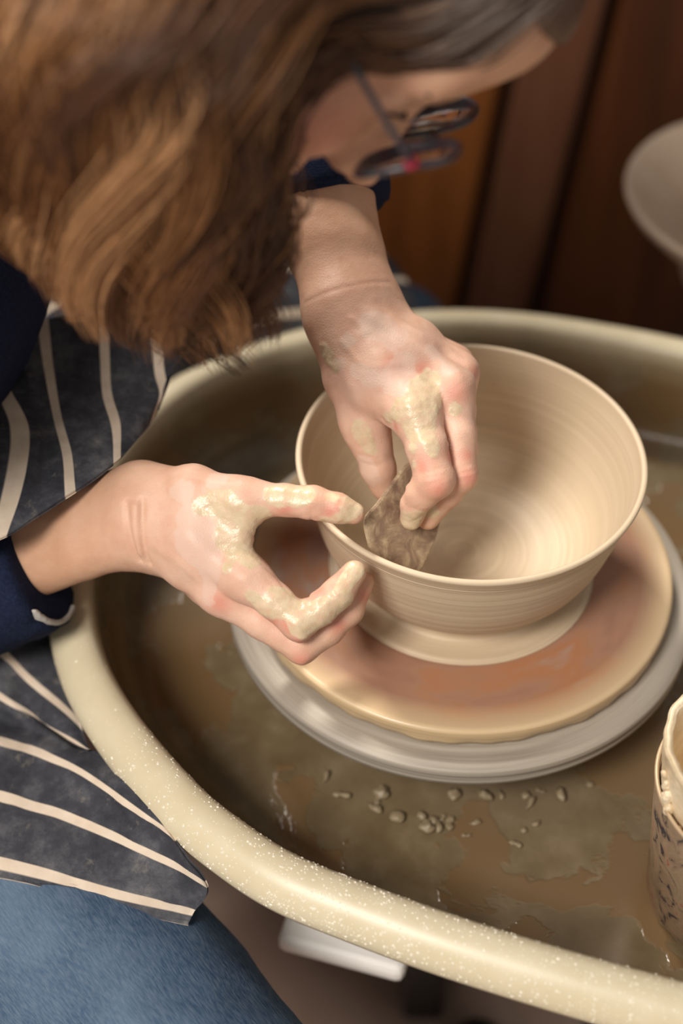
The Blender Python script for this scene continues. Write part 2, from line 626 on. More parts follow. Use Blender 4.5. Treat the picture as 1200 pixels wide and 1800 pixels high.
# ------------------------------------------------------------------ the setting
FLOOR_Z = -0.52
m, nt, b = mat('stained_workshop_floor')
fl = ramp(nt, noise(nt, 3.2, 5, .6), [(.3, rgb('#83695c')), (.5, rgb('#9a8376')), (.7, rgb('#a89c92'))]).outputs[0]
nt.links.new(fl, b.inputs['Base Color']); b.inputs['Roughness'].default_value = .6
MAT_FLOOR = m
V, F = box((0, 0, FLOOR_Z - .03), (5, 5, .06))
tag(mesh('floor', V, F, MAT_FLOOR, smooth=False), kind='structure')


def wood_mat(name, a, b_, c):
    m, nt, b = mat(name)
    tc = nt.nodes.new('ShaderNodeTexCoord')
    mp = nd(nt, 'ShaderNodeMapping'); mp.inputs['Scale'].default_value = (9, 9, .7)
    nt.links.new(tc.outputs['Object'], mp.inputs[0])
    g = noise(nt, 2.2, 6, .6, mp.outputs[0], .3)
    nt.links.new(ramp(nt, g, [(.3, rgb(a)), (.5, rgb(b_)), (.7, rgb(c))]).outputs[0], b.inputs['Base Color'])
    b.inputs['Roughness'].default_value = .35
    bump(nt, b, g, .2, .002)
    return m


WOOD = [wood_mat('orange_brown_wood', '#5e3415', '#75431c', '#885024'),
        wood_mat('red_brown_wood', '#4b2c1c', '#5c3826', '#6a4632'),
        wood_mat('dark_brown_wood', '#351a0b', '#48250f', '#5a3115')]
WY = 0.92
wall = mesh('wall_back', *box((0, WY + .05, .19), (4.6, .06, 1.42)), simple('dark_wall_backing', '#2a1408', .8), smooth=False)
tag(wall, kind='structure')
ORIGIN[wall.name] = np.array(wall.location)
# boards of the panelling: left edge at the skirting, each leaning a touch
edges = [-1.5, -1.05, -.62, -.25, .092, .19, .62, 1.1, 1.7]
for i in range(len(edges) - 1):
    x0, x1 = edges[i] + .008, edges[i + 1] - .008
    lean = .105
    zc, hh = .19, 1.4
    V, F = box((0, 0, 0), (x1 - x0, .03, hh), bev=.008)
    V = np.array(V); V[:, 0] += (V[:, 2] - (-.35 - 0)) * lean * 0 + (x0 + x1) / 2
    V[:, 2] += zc; V[:, 1] += WY
    V[:, 0] += (V[:, 2] + .25) * lean
    k = {3: 0, 4: 1, 5: 2}.get(i, (i * 2 + 1) % 3)
    mesh('wall_board', V, F, WOOD[k], wall, smooth=False)

# ------------------------------------------------------------------ potter's wheel
wheel = empty('potters_wheel', (0, 0, FLOOR_Z), "potter's wheel with a grey metal wheel head turning under the bat", 'pottery wheel')
prof = [(0, .0035), (.138, .0035), (.147, .0038), (.1505, .002), (.1535, .0012), (.155, -.0008), (.1552, -.0035), (.1535, -.0062),
        (.1545, -.0085), (.1545, -.0115), (.152, -.0135), (.10, -.0145), (.03, -.03), (0, -.03)]
mesh('wheel_head', *lathe(prof, 160), MAT_HEAD, wheel)
mesh('shaft', *lathe([(0, -.02), (.018, -.02), (.018, -.30), (0, -.30)], 32), simple('steel', '#8c8a86', .35, .9), wheel)
V, F = box((.08, .05, -.30), (.26, .24, .12), bev=.02, rz=-.28)
mesh('motor_housing', V, F, simple('dark_housing', '#3b3733', .5), wheel)
for sx, sy in ((.0, -.03), (.0, .13), (.16, -.05), (.16, .13)):
    mesh('leg', *box((sx, sy, (FLOOR_Z - .33) / 2), (.035, .035, .33 - .52 + .38), bev=.004), simple('leg_metal', '#4c4743', .5, .4), wheel)
for o in list(wheel.children):
    if o.name.startswith('leg'):
        v = np.array([x.co for x in o.data.vertices])
        v[:, 2] = np.where(v[:, 2] > v[:, 2].mean(), -.33 - FLOOR_Z, 0.0)
        o.data.vertices.foreach_set('co', v.astype(np.float32).ravel()); o.data.update()

# splash pan : oblong tray with a broad rolled rim
OUT = [(.075, -.314), (-.014, -.286), (-.076, -.262), (-.118, -.243), (-.152, -.219), (-.183, -.191), (-.226, -.138), (-.257, -.083),
       (-.274, -.02), (-.277, .05), (-.262, .12), (-.228, .185), (-.175, .236), (-.107, .270), (-.04, .290), (.02, .2955), (.09, .288), (.187, .262),
       (.28, .222), (.35, .14), (.385, .03), (.385, -.09), (.362, -.19), (.315, -.27), (.245, -.322), (.16, -.334)]
o2 = cr_closed(OUT, 400)
for _ in range(6): o2 = (np.roll(o2, 1, 0) + 2 * o2 + np.roll(o2, -1, 0)) / 4
tn = np.roll(o2, -1, 0) - np.roll(o2, 1, 0); tn /= np.linalg.norm(tn, axis=1, keepdims=True)
nin = np.stack([tn[:, 1], -tn[:, 0]], 1)
if (nin[0] @ (np.array([.05, 0]) - o2[0])) < 0: nin = -nin
PAN_FLOOR = -.068
# (inward offset, height, inside-weight)
pp = [(.052, -.0755, 0), (.042, -.062, 0), (.0345, -.040, 0), (.0295, -.018, 0), (.006, -.0125, 0), (.0010, -.010, 0), (0.0, -.006, 0), (.0008, -.001, 0), (.003, .004, 0), (.008, .0095, 0), (.014, .0128, 0), (.020, .0140, 0),
      (.025, .0130, 0), (.0285, .0100, .1), (.0308, .0045, .4), (.0322, -.004, .8), (.034, -.020, 1), (.040, -.045, 1), (.047, -.058, 1), (.056, -.0655, 1), (.068, -.068, 1)]
rings, ins_ = [], []
N_OUT = len(o2)
cen = np.array([.05, -.02])
for off, z, wi in pp:
    q = o2 + nin * off
    rings.append(np.column_stack([q, np.full(len(q), z)])); ins_.append(np.full(len(q), wi))
inner = rings[-1][:, :2]
ang_ = np.arctan2(inner[:, 1], inner[:, 0])
circ = np.column_stack([np.cos(ang_), np.sin(ang_)]) * .052
for s in (.25, .5, .75, 1.0):                     # floor in to the shaft collar
    q = inner + (circ - inner) * s
    rings.append(np.column_stack([q, np.full(len(q), PAN_FLOOR)])); ins_.append(np.ones(len(q)))
for rr_, z in ((.050, -.045), (.047, -.044), (.046, -.074)):
    rings.append(np.column_stack([circ / .052 * rr_, np.full(N_OUT, z)])); ins_.append(np.ones(N_OUT))
RV = np.concatenate(rings)
nr = len(rings); N = len(o2)
Fp = grid_faces(nr, N, closed_v=True).tolist()
# underside
bot = np.column_stack([circ / .052 * .046, np.full(N, -.076)])
RV = np.concatenate([RV, bot]); base = nr * N
for k in range(N):
    k1 = (k + 1) % N
    Fp.append([k1, k, base + k, base + k1])
    Fp.append([(nr - 1) * N + k, (nr - 1) * N + k1, base + k1, base + k])
ii = np.concatenate(ins_ + [np.zeros(N)])
# a slightly uneven film line
sel = (ii > 0) & (ii < 1)
pan = mesh('splash_pan', RV, Fp, MAT_PAN, attrs={'inside': ii}, origin=(0, 0, -.078))
tag(pan, "cream plastic splash pan around the wheel, brown slip inside, wet rolled rim", 'tray')
md = pan.modifiers.new('n', 'WEIGHTED_NORMAL') if False else None

# bat (round board on the wheel head)
prof = [(0, .0042), (.128, .0042), (.134, .0046), (.1375, .0065), (.1385, .0095), (.1392, .0130), (.1395, .0165), (.1390, .0190), (.1372, .0201), (.135, .0196), (.125, .0192), (0, .0192)]
def bwob(R, Z, a):
    edge = R > .13
    k = 1 + np.where(edge & (Z < .012), .004 * np.sin(7 * a + 1) + .004 * np.sin(17 * a) + .003 * np.sin(41 * a), 0)
    return R * k, Z
bat = mesh('throwing_bat', *lathe(prof, 200, wob=bwob), MAT_BAT, origin=(0, 0, .0042))
tag(bat, "round reddish-brown throwing bat edged with cream slip, under the bowl", 'bat')

# bowl
bp = [(0, .0195), (.05, .0195), (.0845, .0195), (.0852, .0203), (.0835, .0213), (.073, .0222), (.0698, .0236), (.0690, .0275), (.0684, .0330), (.0688, .0362),
      (.0735, .0372), (.0780, .0392), (.0820, .0435), (.0872, .0515), (.0922, .0620), (.0968, .0770), (.1005, .0920), (.1030, .1040),
      (.1042, .1062), (.1040, .1072), (.1054, .1090), (.1068, .1125), (.1080, .1152), (.1084, .1168), (.1078, .1181), (.1064, .1186), (.1049, .1180), (.1040, .1160),
      (.1020, .1090), (.0985, .0980), (.0945, .0840), (.0890, .0690), (.0810, .0550), (.0700, .0440), (.0560, .0370), (.0400, .0332), (.0250, .0318), (.012, .0316), (0, .0322)]
bpr = cr(bp, 190); bpr[:, 0] = np.maximum(bpr[:, 0], 0); bpr[:, 1] = np.maximum(bpr[:, 1], .0195)
bpr[0] = (0, .0195); bpr[-1, 0] = 0
tt = np.arange(len(bpr))
bpr[:, 0] += np.where((bpr[:, 1] > .035) & (bpr[:, 1] < .114), np.where(tt < 100, .00016 * np.sin(tt * 2.1) + .0001 * np.sin(tt * .9), .00004 * np.sin(tt * .8)), 0)
bowl = mesh('clay_bowl', *lathe(bpr, 256), MAT_BOWL, origin=(0, 0, .0195))
tag(bowl, "freshly thrown wide tan clay bowl on the wheel, hands at its rim", 'bowl')

# ------------------------------------------------------------------ the potter
# ---- right hand (near), curled round the rim; seen from the thumb side
RH_ARM = [chain([(-190, 1010, 1.010, 80), (20, 934, .972, 64), (150, 888, .945, 52), (234, 868, .928, 46)]),
          chain([(-190, 1100, 1.000, 80), (30, 1000, .968, 62), (150, 962, .945, 54), (240, 941, .928, 49)])]
RH_PALM = [chain([(262, 866, .922, 44), (340, 862, .905, 43), (425, 878, .894, 31)]),      # thumb metacarpal
           chain([(290, 900, .915, 48), (350, 925, .902, 44), (420, 938, .893, 27)]),      # web muscle
           chain([(268, 915, .918, 48), (350, 965, .902, 44), (434, 1016, .892, 35)]),
           chain([(262, 932, .935, 48), (330, 992, .915, 42), (388, 1042, .908, 34)]),
           chain([(262, 935, .950, 44), (372, 1032, .928, 31)]),
           chain([(258, 930, .960, 40), (352, 1008, .948, 28)])]
RH_FING = [chain([(425, 876, .894, 31), (500, 879, .890, 28), (550, 884, .888, 29.5), (592, 893, .888, 26), (621, 902, .889, 19.5)]),
           chain([(434, 1016, .892, 35), (482, 1056, .888, 32), (524, 1094, .886, 31.5), (562, 1070, .886, 29), (594, 1042, .886, 27.5), (622, 1006, .886, 22)]),
           chain([(388, 1042, .908, 34), (460, 1092, .905, 31), (530, 1135, .904, 31), (575, 1106, .904, 28.5), (612, 1072, .905, 26.5), (637, 1024, .906, 20)]),
           chain([(372, 1032, .928, 31), (500, 1118, .926, 29), (566, 1092, .934, 26), (586, 1062, .938, 21)]),
           chain([(352, 1008, .948, 28), (450, 1085, .948, 25), (492, 1090, .958, 22), (500, 1072, .966, 18)])]


def hand_sdf(arm, palm, fing, extra):
    def fn(P):
        d = d_chain(P, arm[0], .004)
        for c in arm[1:]: d = smin(d, d_chain(P, c, .004), .028)
        p = None
        for c in palm:
            e = d_chain(P, c, .006)
            p = e if p is None else smin(p, e, .012)
        d = smin(d, p, .022)
        out = d
        for k, c in enumerate(fing):
            out = np.minimum(out, smin(d, d_chain(P, c, .003), .011 if k else .014))
        return extra(P, out)
    return fn


def seg_dist(P, pts):
    d = np.full(len(P), 9.0)
    for a, b in zip(pts[:-1], pts[1:]):
        ba = b - a; t = np.clip((P - a) @ ba / (ba @ ba + 1e-12), 0, 1)
        d = np.minimum(d, np.linalg.norm(P - a - t[:, None] * ba, axis=1))
    return d


def surf(fn, pl, dense=0):
    pl = np.array(pl, float)
    if dense: pl = cr(pl, dense * (len(pl) - 1) + 1)
    return trace(fn, pl[:, 0], pl[:, 1])


class Sculpt:
    """base surface plus creases and bumps laid along lines found on that surface"""
    def __init__(self, arm, palm, fing, lines):
        self.base = hand_sdf(arm, palm, fing, lambda P, d: d)
        dense = [cr(pl, 4 * (len(pl) - 1) + 1) for pl, _, _ in lines]
        allp = surf(self.base, np.concatenate(dense)); self.lines = []; n = 0
        for pl, (_, amp, wd) in zip(dense, lines):
            q = allp[n:n + len(pl)]; n += len(pl)
            self.lines.append((q, amp, wd, q.min(0) - 2.6 * wd, q.max(0) + 2.6 * wd))
    def __call__(self, P):
        d = self.base(P)
        near = np.abs(d) < .012
        Q = P[near]; e = np.zeros(len(Q))
        for pts, amp, wd, lo_, hi_ in self.lines:
            k = np.nonzero(((Q > lo_) & (Q < hi_)).all(1))[0]
            if len(k) == 0: continue
            s = seg_dist(Q[k], pts)
            e[k] += amp * np.exp(-(s / wd) ** 2)
        e += .00022 * fbm(Q, 160, 2, 3)
        d[near] += e
        return d


RH_LINES = [
    ([(222, 885), (226, 930), (236, 968), (246, 986)], .0022, .0016), ([(250, 880), (250, 930), (254, 968), (262, 990)], .0022, .0015),
    ([(236, 890), (238, 930), (246, 972)], -.0012, .0026),
    ([(548, 896), (547, 912), (548, 924)], .0013, .0012), ([(541, 893), (540, 908)], .0006, .0009), ([(556, 893), (556, 912)], .0006, .0009),
    ([(545, 858), (548, 872)], .0005, .0012), ([(552, 858), (555, 870)], .0005, .0010),
    ([(546, 1060), (540, 1046), (552, 1068)], .0012, .0014), ([(580, 1030), (588, 1046), (594, 1050)], .0012, .0011),
    ([(455, 962), (478, 985), (500, 1012)], .0005, .0012), ([(452, 985), (470, 1000)], .0004, .0010),
    ([(525, 1122), (530, 1128)], -.0012, .0035), ([(535, 1160), (530, 1166)], -.0010, .0035),
    ([(330, 940), (380, 985), (425, 1015)], -.0012, .0050),
    ([(452, 930), (462, 945), (455, 965)], .0012, .0018), ([(440, 936), (452, 950)], .0008, .0014),
    ([(602, 876), (612, 882), (626, 888), (636, 897)], -.0006, .0022), ([(600, 884), (608, 891), (622, 898), (634, 904)], .0007, .0009), ([(601, 875), (598, 880), (600, 885)], .0006, .0009),
    ([(560, 862), (558, 878)], .0004, .0009), ([(538, 860), (536, 876)], .0004, .0009), ([(500, 905), (520, 908), (540, 906)], .0003, .0010),
    ([(512, 1100), (520, 1112), (530, 1120)], .0005, .0010), ([(520, 1090), (530, 1104), (540, 1112)], .0004, .0009), ([(500, 1150), (512, 1158)], .0004, .0010),
    ([(585, 1078), (596, 1086)], .0005, .0010), ([(578, 1084), (590, 1093)], .0004, .0009), ([(470, 1000), (488, 1018), (505, 1040)], .0006, .0010), ([(462, 1010), (480, 1030)], .0004, .0009),
    ([(300, 850), (340, 845), (400, 856)], -.0008, .0040), ([(270, 960), (310, 985), (350, 1020)], -.0006, .0035),
]
RH = Sculpt(RH_ARM, RH_PALM, RH_FING, RH_LINES)

# ---- left hand (far), reaching down into the bowl with the rib
LH_ARM = [chain([(492, 120, .985, 92), (538, 330, .952, 74), (560, 430, .938, 60), (583, 520, .926, 47)]),
          chain([(560, 120, .995, 82), (588, 350, .958, 64), (620, 450, .944, 53), (640, 512, .936, 47)])]
LH_PALM = [chain([(592, 585, .925, 42), (612, 665, .922, 41), (641, 745, .926, 35)]),     # thumb metacarpal
           chain([(610, 600, .918, 44), (655, 680, .908, 40), (690, 720, .903, 27)]),     # web
           chain([(597, 560, .920, 48), (665, 650, .903, 46), (730, 722, .893, 39)]),
           chain([(618, 555, .925, 46), (715, 628, .908, 44), (794, 686, .903, 34)]),
           chain([(640, 545, .938, 45), (730, 605, .925, 42), (806, 654, .922, 29)]),
           chain([(650, 545, .952, 42), (800, 640, .946, 26)])]
LH_FING = [chain([(641, 745, .926, 35), (656, 790, .930, 32), (664, 822, .934, 31), (676, 856, .941, 25)]),
           chain([(730, 722, .893, 39), (750, 785, .887, 36.5), (764, 842, .886, 35), (742, 866, .893, 29), (729, 884, .900, 24.5), (723, 911, .9075, 20.5)]),
           chain([(794, 686, .903, 34), (806, 760, .899, 31), (808, 834, .899, 31), (786, 866, .906, 26), (768, 886, .912, 23), (752, 912, .918, 20)]),
           chain([(806, 654, .922, 29), (808, 720, .927, 27), (812, 790, .932, 26), (795, 840, .938, 23), (780, 868, .940, 20)]),
           chain([(800, 640, .946, 26), (797, 750, .953, 22), (785, 800, .957, 20), (772, 830, .958, 18)])]
LH_LINES = [
    ([(535, 532), (580, 512), (640, 498), (684, 496)], .0004, .0012),
    ([(660, 560), (720, 600), (800, 662)], -.0012, .0045), ([(640, 590), (690, 660), (722, 715)], -.0010, .0050), ([(690, 560), (760, 600), (815, 640)], -.0010, .0040),
    ([(800, 675), (806, 684)], -.0028, .0075), ([(828, 650), (830, 662)], -.0018, .0060), ([(718, 718), (724, 730)], -.0014, .0080),
    ([(722, 838), (714, 856), (706, 870)], .0010, .0016), ([(724, 800), (722, 815)], .0006, .0014),
    ([(766, 866), (774, 860), (782, 852)], -.0010, .0050), ([(826, 845), (830, 838)], -.0008, .0050),
    ([(745, 852), (775, 845), (792, 838)], .0004, .0012), ([(745, 842), (775, 836), (792, 830)], .0003, .0010),
    ([(810, 832), (836, 826)], .0004, .0011), ([(780, 742), (787, 775), (796, 820)], .0006, .0016),
    ([(672, 738), (680, 748), (690, 742)], .0012, .0020),
    ([(600, 640), (628, 700), (640, 740)], -.0006, .0045),
    ([(706, 912), (722, 920), (738, 908)], .0004, .0010), ([(712, 890), (726, 894), (740, 888)], .0004, .0009),
    ([(740, 858), (770, 853), (794, 846)], .0003, .0009), ([(738, 832), (768, 826), (790, 822)], .0003, .0009), ([(806, 846), (834, 838)], .0004, .0009), ([(806, 822), (834, 816)], .0003, .0009),
    ([(632, 800), (650, 806), (668, 806)], .0004, .0010), ([(634, 812), (652, 818), (672, 816)], .0004, .0010),
    ([(620, 560), (690, 620), (740, 668)], -.0006, .0022), ([(600, 600), (640, 640), (700, 640)], -.0004, .0020),
]
LH = Sculpt(LH_ARM, LH_PALM, LH_FING, LH_LINES)


def bounds(chs, pad=.006):
    lo = np.full(3, 9.0); hi = np.full(3, -9.0)
    for ch in chs:
        for a, b, ra, rb in ch:
            for p, r in ((a, ra), (b, rb)):
                lo = np.minimum(lo, p - r - pad); hi = np.maximum(hi, p + r + pad)
    return lo, hi


def cuff_clip(fn, pt, nrm):
    """end the limb at a plane (inside the sleeve)"""
    return lambda P: np.maximum(fn(P), (P - pt) @ nrm)


def blob_mask(P, pts, r, seed, rough=.30, scale=190):
    """patches with soft wandering borders around surface points; r in metres"""
    f = np.zeros(len(P))
    for p, rr in zip(pts, r):
        f += np.exp(-((P - p) ** 2).sum(1) / (rr * 1.05) ** 2)
    f += fbm(P, scale, 3, seed) * rough
    return np.clip((f - .36) / .10, 0, 1)


def paint(fn, blobs, grow=1.0):
    a = np.array(blobs, float)
    return surf(fn.base, a[:, :2]), a[:, 2] * grow * .9 / FPX


RH_CLAY = [(500, 870, 20), (525, 865, 20), (540, 868, 16), (480, 868, 14), (615, 885, 20), (630, 893, 12), (600, 915, 14), (570, 915, 12), (582, 872, 10),
           (440, 940, 26), (420, 960, 28), (445, 920, 24), (400, 940, 22), (420, 905, 20), (455, 905, 16), (375, 885, 20), (350, 890, 14), (400, 880, 16), (440, 985, 16),
           (520, 1070, 24), (530, 1095, 22), (505, 1050, 18), (535, 1110, 14), (545, 1090, 16), (560, 1075, 14), (575, 1060, 12), (595, 1050, 14), (605, 1030, 14), (618, 1010, 16), (628, 995, 14),
           (590, 1085, 16), (612, 1060, 14), (560, 1100, 12), (470, 1075, 16), (455, 1060, 14), (480, 1040, 10), (440, 1045, 10), (400, 1000, 10)]
RH_DRY = [(345, 935, 24), (350, 960, 20), (365, 985, 14), (370, 1010, 11), (368, 1035, 9), (365, 1055, 8), (320, 860, 14), (380, 845, 14), (330, 910, 12)]
RH_RED = [(600, 895, 15), (640, 908, 9), (580, 900, 10), (530, 1122, 14), (505, 1100, 14), (600, 1010, 9), (560, 1040, 10), (595, 1100, 12), (640, 1050, 12), (530, 1160, 14), (385, 1060, 16), (500, 895, 12), (480, 1090, 12)]
LH_CLAY = [(715, 728, 22), (735, 735, 22), (700, 720, 14), (745, 760, 18), (728, 760, 12), (745, 700, 22), (755, 670, 20), (735, 680, 16), (765, 700, 16), (725, 790, 8), (726, 815, 7),
           (570, 615, 14), (580, 630, 13), (590, 645, 9), (640, 770, 16), (630, 750, 14), (650, 790, 12), (715, 910, 16), (735, 905, 14), (722, 925, 14), (755, 900, 16), (800, 720, 12), (680, 735, 10), (760, 790, 14)]
LH_DRY = [(610, 600, 9), (625, 650, 9), (650, 668, 10), (690, 665, 14), (710, 640, 14), (700, 680, 12), (640, 655, 8), (660, 570, 20), (690, 590, 16), (760, 620, 12), (600, 640, 8), (790, 650, 10), (650, 840, 16), (640, 815, 10)]
LH_RED = [(800, 690, 15), (690, 640, 14), (770, 860, 16), (825, 840, 14), (710, 860, 12), (830, 655, 10), (790, 800, 14), (745, 820, 12), (740, 650, 12), (695, 750, 7), (822, 800, 10)]


def skin_part(fn, lo, hi, h, clay=None, dry=None, red=None, handc=None, handr=.1):
    V, F = polygonise(fn, lo, hi, h)
    at = {}
    z = np.zeros(len(V))
    cl = blob_mask(V, *paint(fn, clay), 1) if clay else z
    dr = blob_mask(V, *paint(fn, dry, 1.5), 2) * .5 if dry else z
    if red:
        pts, r = paint(fn, red)
        rd = z.copy()
        for p, q in zip(pts, r): rd = np.maximum(rd, np.exp(-(np.linalg.norm(V - p, axis=1) / (q * 1.3)) ** 2))
        rd = rd * .72
    else: rd = z
    hd = np.clip(1.35 - np.linalg.norm(V - handc, axis=1) / handr, 0, 1) if handc is not None else z
    return V, F, cl, dr, rd, hd


def thick_clay(V, F, cl):
    """the clay stands off the skin a little, lumpy"""
    tri = V[F]
    n = np.cross(tri[:, 2] - tri[:, 0], tri[:, 3] - tri[:, 1])
    vn = np.zeros_like(V)
    for k in range(4): np.add.at(vn, F[:, k], n)
    vn /= np.linalg.norm(vn, axis=1, keepdims=True) + 1e-12
    return V + vn * (cl * (.0002 + .0005 * fbm(V, 300, 3, 9)))[:, None]


SKIN = []
lo, hi = bounds(RH_ARM + RH_PALM + RH_FING)
pr = skin_part(RH, lo, hi, .0012, RH_CLAY, RH_DRY, RH_RED, C(430, 980, .90), .085)
SKIN.append((thick_clay(pr[0], pr[1], pr[2]),) + pr[1:])
lo, hi = bounds(LH_ARM + LH_PALM + LH_FING)
pr = skin_part(LH, lo, hi, .0012, LH_CLAY, LH_DRY, LH_RED, C(710, 690, .90), .085)
SKIN.append((thick_clay(pr[0], pr[1], pr[2]),) + pr[1:])

PERSON_AT = (-.52, .06, FLOOR_Z)
person = empty('person', PERSON_AT, "person bent over the wheel in navy sweater, striped apron and jeans, shaping the bowl", 'person')


def build_body():
    n = 0; Vs = []; Fs = []; A = [[], [], [], []]
    for V, F, cl, dr, rd, hd in SKIN:
        Vs.append(V); Fs.append(F + n); n += len(V)
        for k, x in enumerate((cl, dr, rd, hd)): A[k].append(x)
    A = [np.concatenate(x) for x in A]
    return mesh('body', np.concatenate(Vs), np.concatenate(Fs), MAT_SKIN, person,
                attrs={'clay': A[0], 'dry': A[1], 'red': A[2], 'hand': A[3]})


# ---- head
HF = np.array([.50, -.33, -.80]); HF /= np.linalg.norm(HF)
HU = np.array([.85, 0, .53]); HU -= HF * (HU @ HF); HU /= np.linalg.norm(HU)
HR = np.cross(HF, HU)
HS = .95
HC = C(716, 246, .72) - HS * (.034 * HR + .103 * HF)
HM = np.stack([HR, HF, HU], 1)
def H(r, f, u): return HC + HM @ (HS * np.array([r, f, u]))
NECK = np.array([-.275, .05, .40])


def head_sdf(P):
    Q = (P - HC) @ HM / HS
    A = lambda *v: np.array(v, float)
    d = d_ell(Q, A(0, -.012, .035), A(.074, .094, .084))
    d = smin(d, d_ell(Q, A(0, .030, -.030), A(.061, .064, .088)), .03)
    for s in (-1, 1):
        d = smin(d, d_cone(Q, A(s * .046, .0, -.062), A(s * .012, .074, -.106), .020, .018), .03)
        d = smin(d, d_ell(Q, A(s * .036, .058, -.034), A(.028, .030, .030)), .02)
    d = smin(d, d_cone(Q, A(-.034, .081, .024), A(.034, .081, .024), .011, .011), .018)
    for s in (-1, 1):
        d = smax(d, -d_ell(Q, A(s * .032, .104, .001), A(.017, .018, .012)), .012)
        d = smin(d, d_ell(Q, A(s * .032, .079, .0), A(.0125, .0125, .0125)), .003)
        d = smin(d, d_cone(Q, A(s * .020, .0885, .0045), A(s * .045, .083, .003), .0022, .0022), .003)
    d = smin(d, d_cone(Q, A(0, .088, .004), A(0, .110, -.036), .007, .0105), .012)
    for s in (-1, 1): d = smin(d, d_ell(Q, A(s * .012, .098, -.040), A(.008, .010, .007)), .006)
    d = smin(d, d_cone(Q, A(-.017, .089, -.064), A(.017, .089, -.064), .0055, .0055), .007)
    d = smin(d, d_cone(Q, A(-.014, .089, -.074), A(.014, .089, -.074), .0065, .0065), .005)
    d = smin(d, d_ell(Q, A(0, .078, -.104), A(.020, .018, .016)), .015)
    for s in (-1, 1):
        e = d_ell(Q, A(s * .076, -.008, -.010), A(.008, .018, .031))
        e = smax(e, -d_ell(Q, A(s * .083, -.004, -.008), A(.006, .010, .018)), .004)
        d = smin(d, e, .005)
    d = smin(d, d_ell(Q, A(0, .044, .062), A(.060, .060, .048)), .03)
    nk = (NECK - HC) @ HM / HS
    d = smin(d, d_cone(Q, A(0, -.025, -.055), nk, .050, .056), .03)
    return d * HS


V, F = polygonise(head_sdf, np.minimum(HC - .17, NECK - .08), np.maximum(HC + .17, NECK + .08), .0032)
z0 = np.zeros(len(V))
Q = (V - HC) @ HM
rd = np.exp(-((np.abs(Q[:, 0]) - .05) ** 2 + (Q[:, 1] - .065) ** 2 + (Q[:, 2] + .03) ** 2) / .03 ** 2) * .6
rd = np.maximum(rd, np.exp(-((Q[:, 1] - .1) ** 2 + (Q[:, 2] + .07) ** 2 + Q[:, 0] ** 2 * .5) / .014 ** 2))
SKIN.append((V, F, z0, z0, rd, z0 + .25))


# torso and upper arms under the clothes, so that neck and arms are one figure
SHR, SHL = np.array([-.385, -.125, .325]), np.array([-.335, .215, .335])
ELR, ELL = np.array([-.425, -.055, .015]), np.array([-.155, .255, .285])
HIP = np.array([-.50, .06, -.075])


def torso_sdf(P, g=0.0):
    d = d_cone(P, HIP + [0, -.06, 0], np.array([-.405, 0.0, .23]), .115 + g, .105 + g)
    d = smin(d, d_cone(P, HIP + [0, .06, 0], np.array([-.385, .10, .23]), .115 + g, .105 + g), .06)
    d = smin(d, d_cone(P, np.array([-.40, .0, .22]), SHR, .10 + g, .058 + g), .06)
    d = smin(d, d_cone(P, np.array([-.38, .09, .22]), SHL, .10 + g, .058 + g), .06)
    d = smin(d, d_cone(P, SHR, SHL, .055 + g, .055 + g), .06)
    return d


def arms_sdf(P, g=0.0):
    d = d_cone(P, SHR, ELR, .050 + g, .040 + g)
    d = smin(d, d_cone(P, ELR, C(-100, 1020, .985), .040 + g, .036 + g), .01)
    e = d_cone(P, SHL, ELL, .050 + g, .040 + g)
    e = smin(e, d_cone(P, ELL, C(522, 160, .985), .040 + g, .036 + g), .01)
    return np.minimum(d, e)


body_sdf = lambda P: smin(smin(torso_sdf(P), arms_sdf(P), .03), d_cone(P, NECK, NECK + (NECK - HC) * .4, .056, .07), .04)
V, F = polygonise(body_sdf, (-.66, -.22, -.22), (-.05, .36, .47), .008)
z0 = np.zeros(len(V))
SKIN.append((V, F, z0, z0, z0, z0))
build_body()

# ---- sweater
CUFF_R0, CUFF_R1 = C(-120, 1060, .985), C(72, 990, .962)
CUFF_L0, CUFF_L1 = C(535, 190, .972), C(584, 368, .956)


def sweater_sdf(P):
    d = smin(torso_sdf(P, .010), arms_sdf(P, .008), .03)
    d = smin(d, d_cone(P, ELR, CUFF_R0, .050, .045), .02)
    a = d_cone(P, CUFF_R0, CUFF_R1 + (CUFF_R1 - CUFF_R0) * .4, .047, .041)
    n = (CUFF_R1 - CUFF_R0) / np.linalg.norm(CUFF_R1 - CUFF_R0)
    t = (P - CUFF_R1) @ n
    a += .0012 * np.cos(np.clip(t, -.022, .0) * 2 * math.pi / .0075)
    a = smax(a, t, .004)
    d = smin(d, a, .006)
    d = smin(d, d_cone(P, ELL, CUFF_L0, .050, .044), .02)
    d = smin(d, d_cone(P, C(530, 110, .992), CUFF_L0, .056, .045), .02)
    a = d_cone(P, CUFF_L0, CUFF_L1 + (CUFF_L1 - CUFF_L0) * .4, .044, .0375)
    n = (CUFF_L1 - CUFF_L0) / np.linalg.norm(CUFF_L1 - CUFF_L0)
    t = (P - CUFF_L1) @ n
    a = smax(a, t, .004)
    d = smin(d, a, .006)
    d += .003 * fbm(P, 28, 2, 5)
    # neck opening and hollow cuffs
    d = np.maximum(d, -d_cone(P, NECK + (NECK - HC) * .1, HC, .062, .062))
    return d


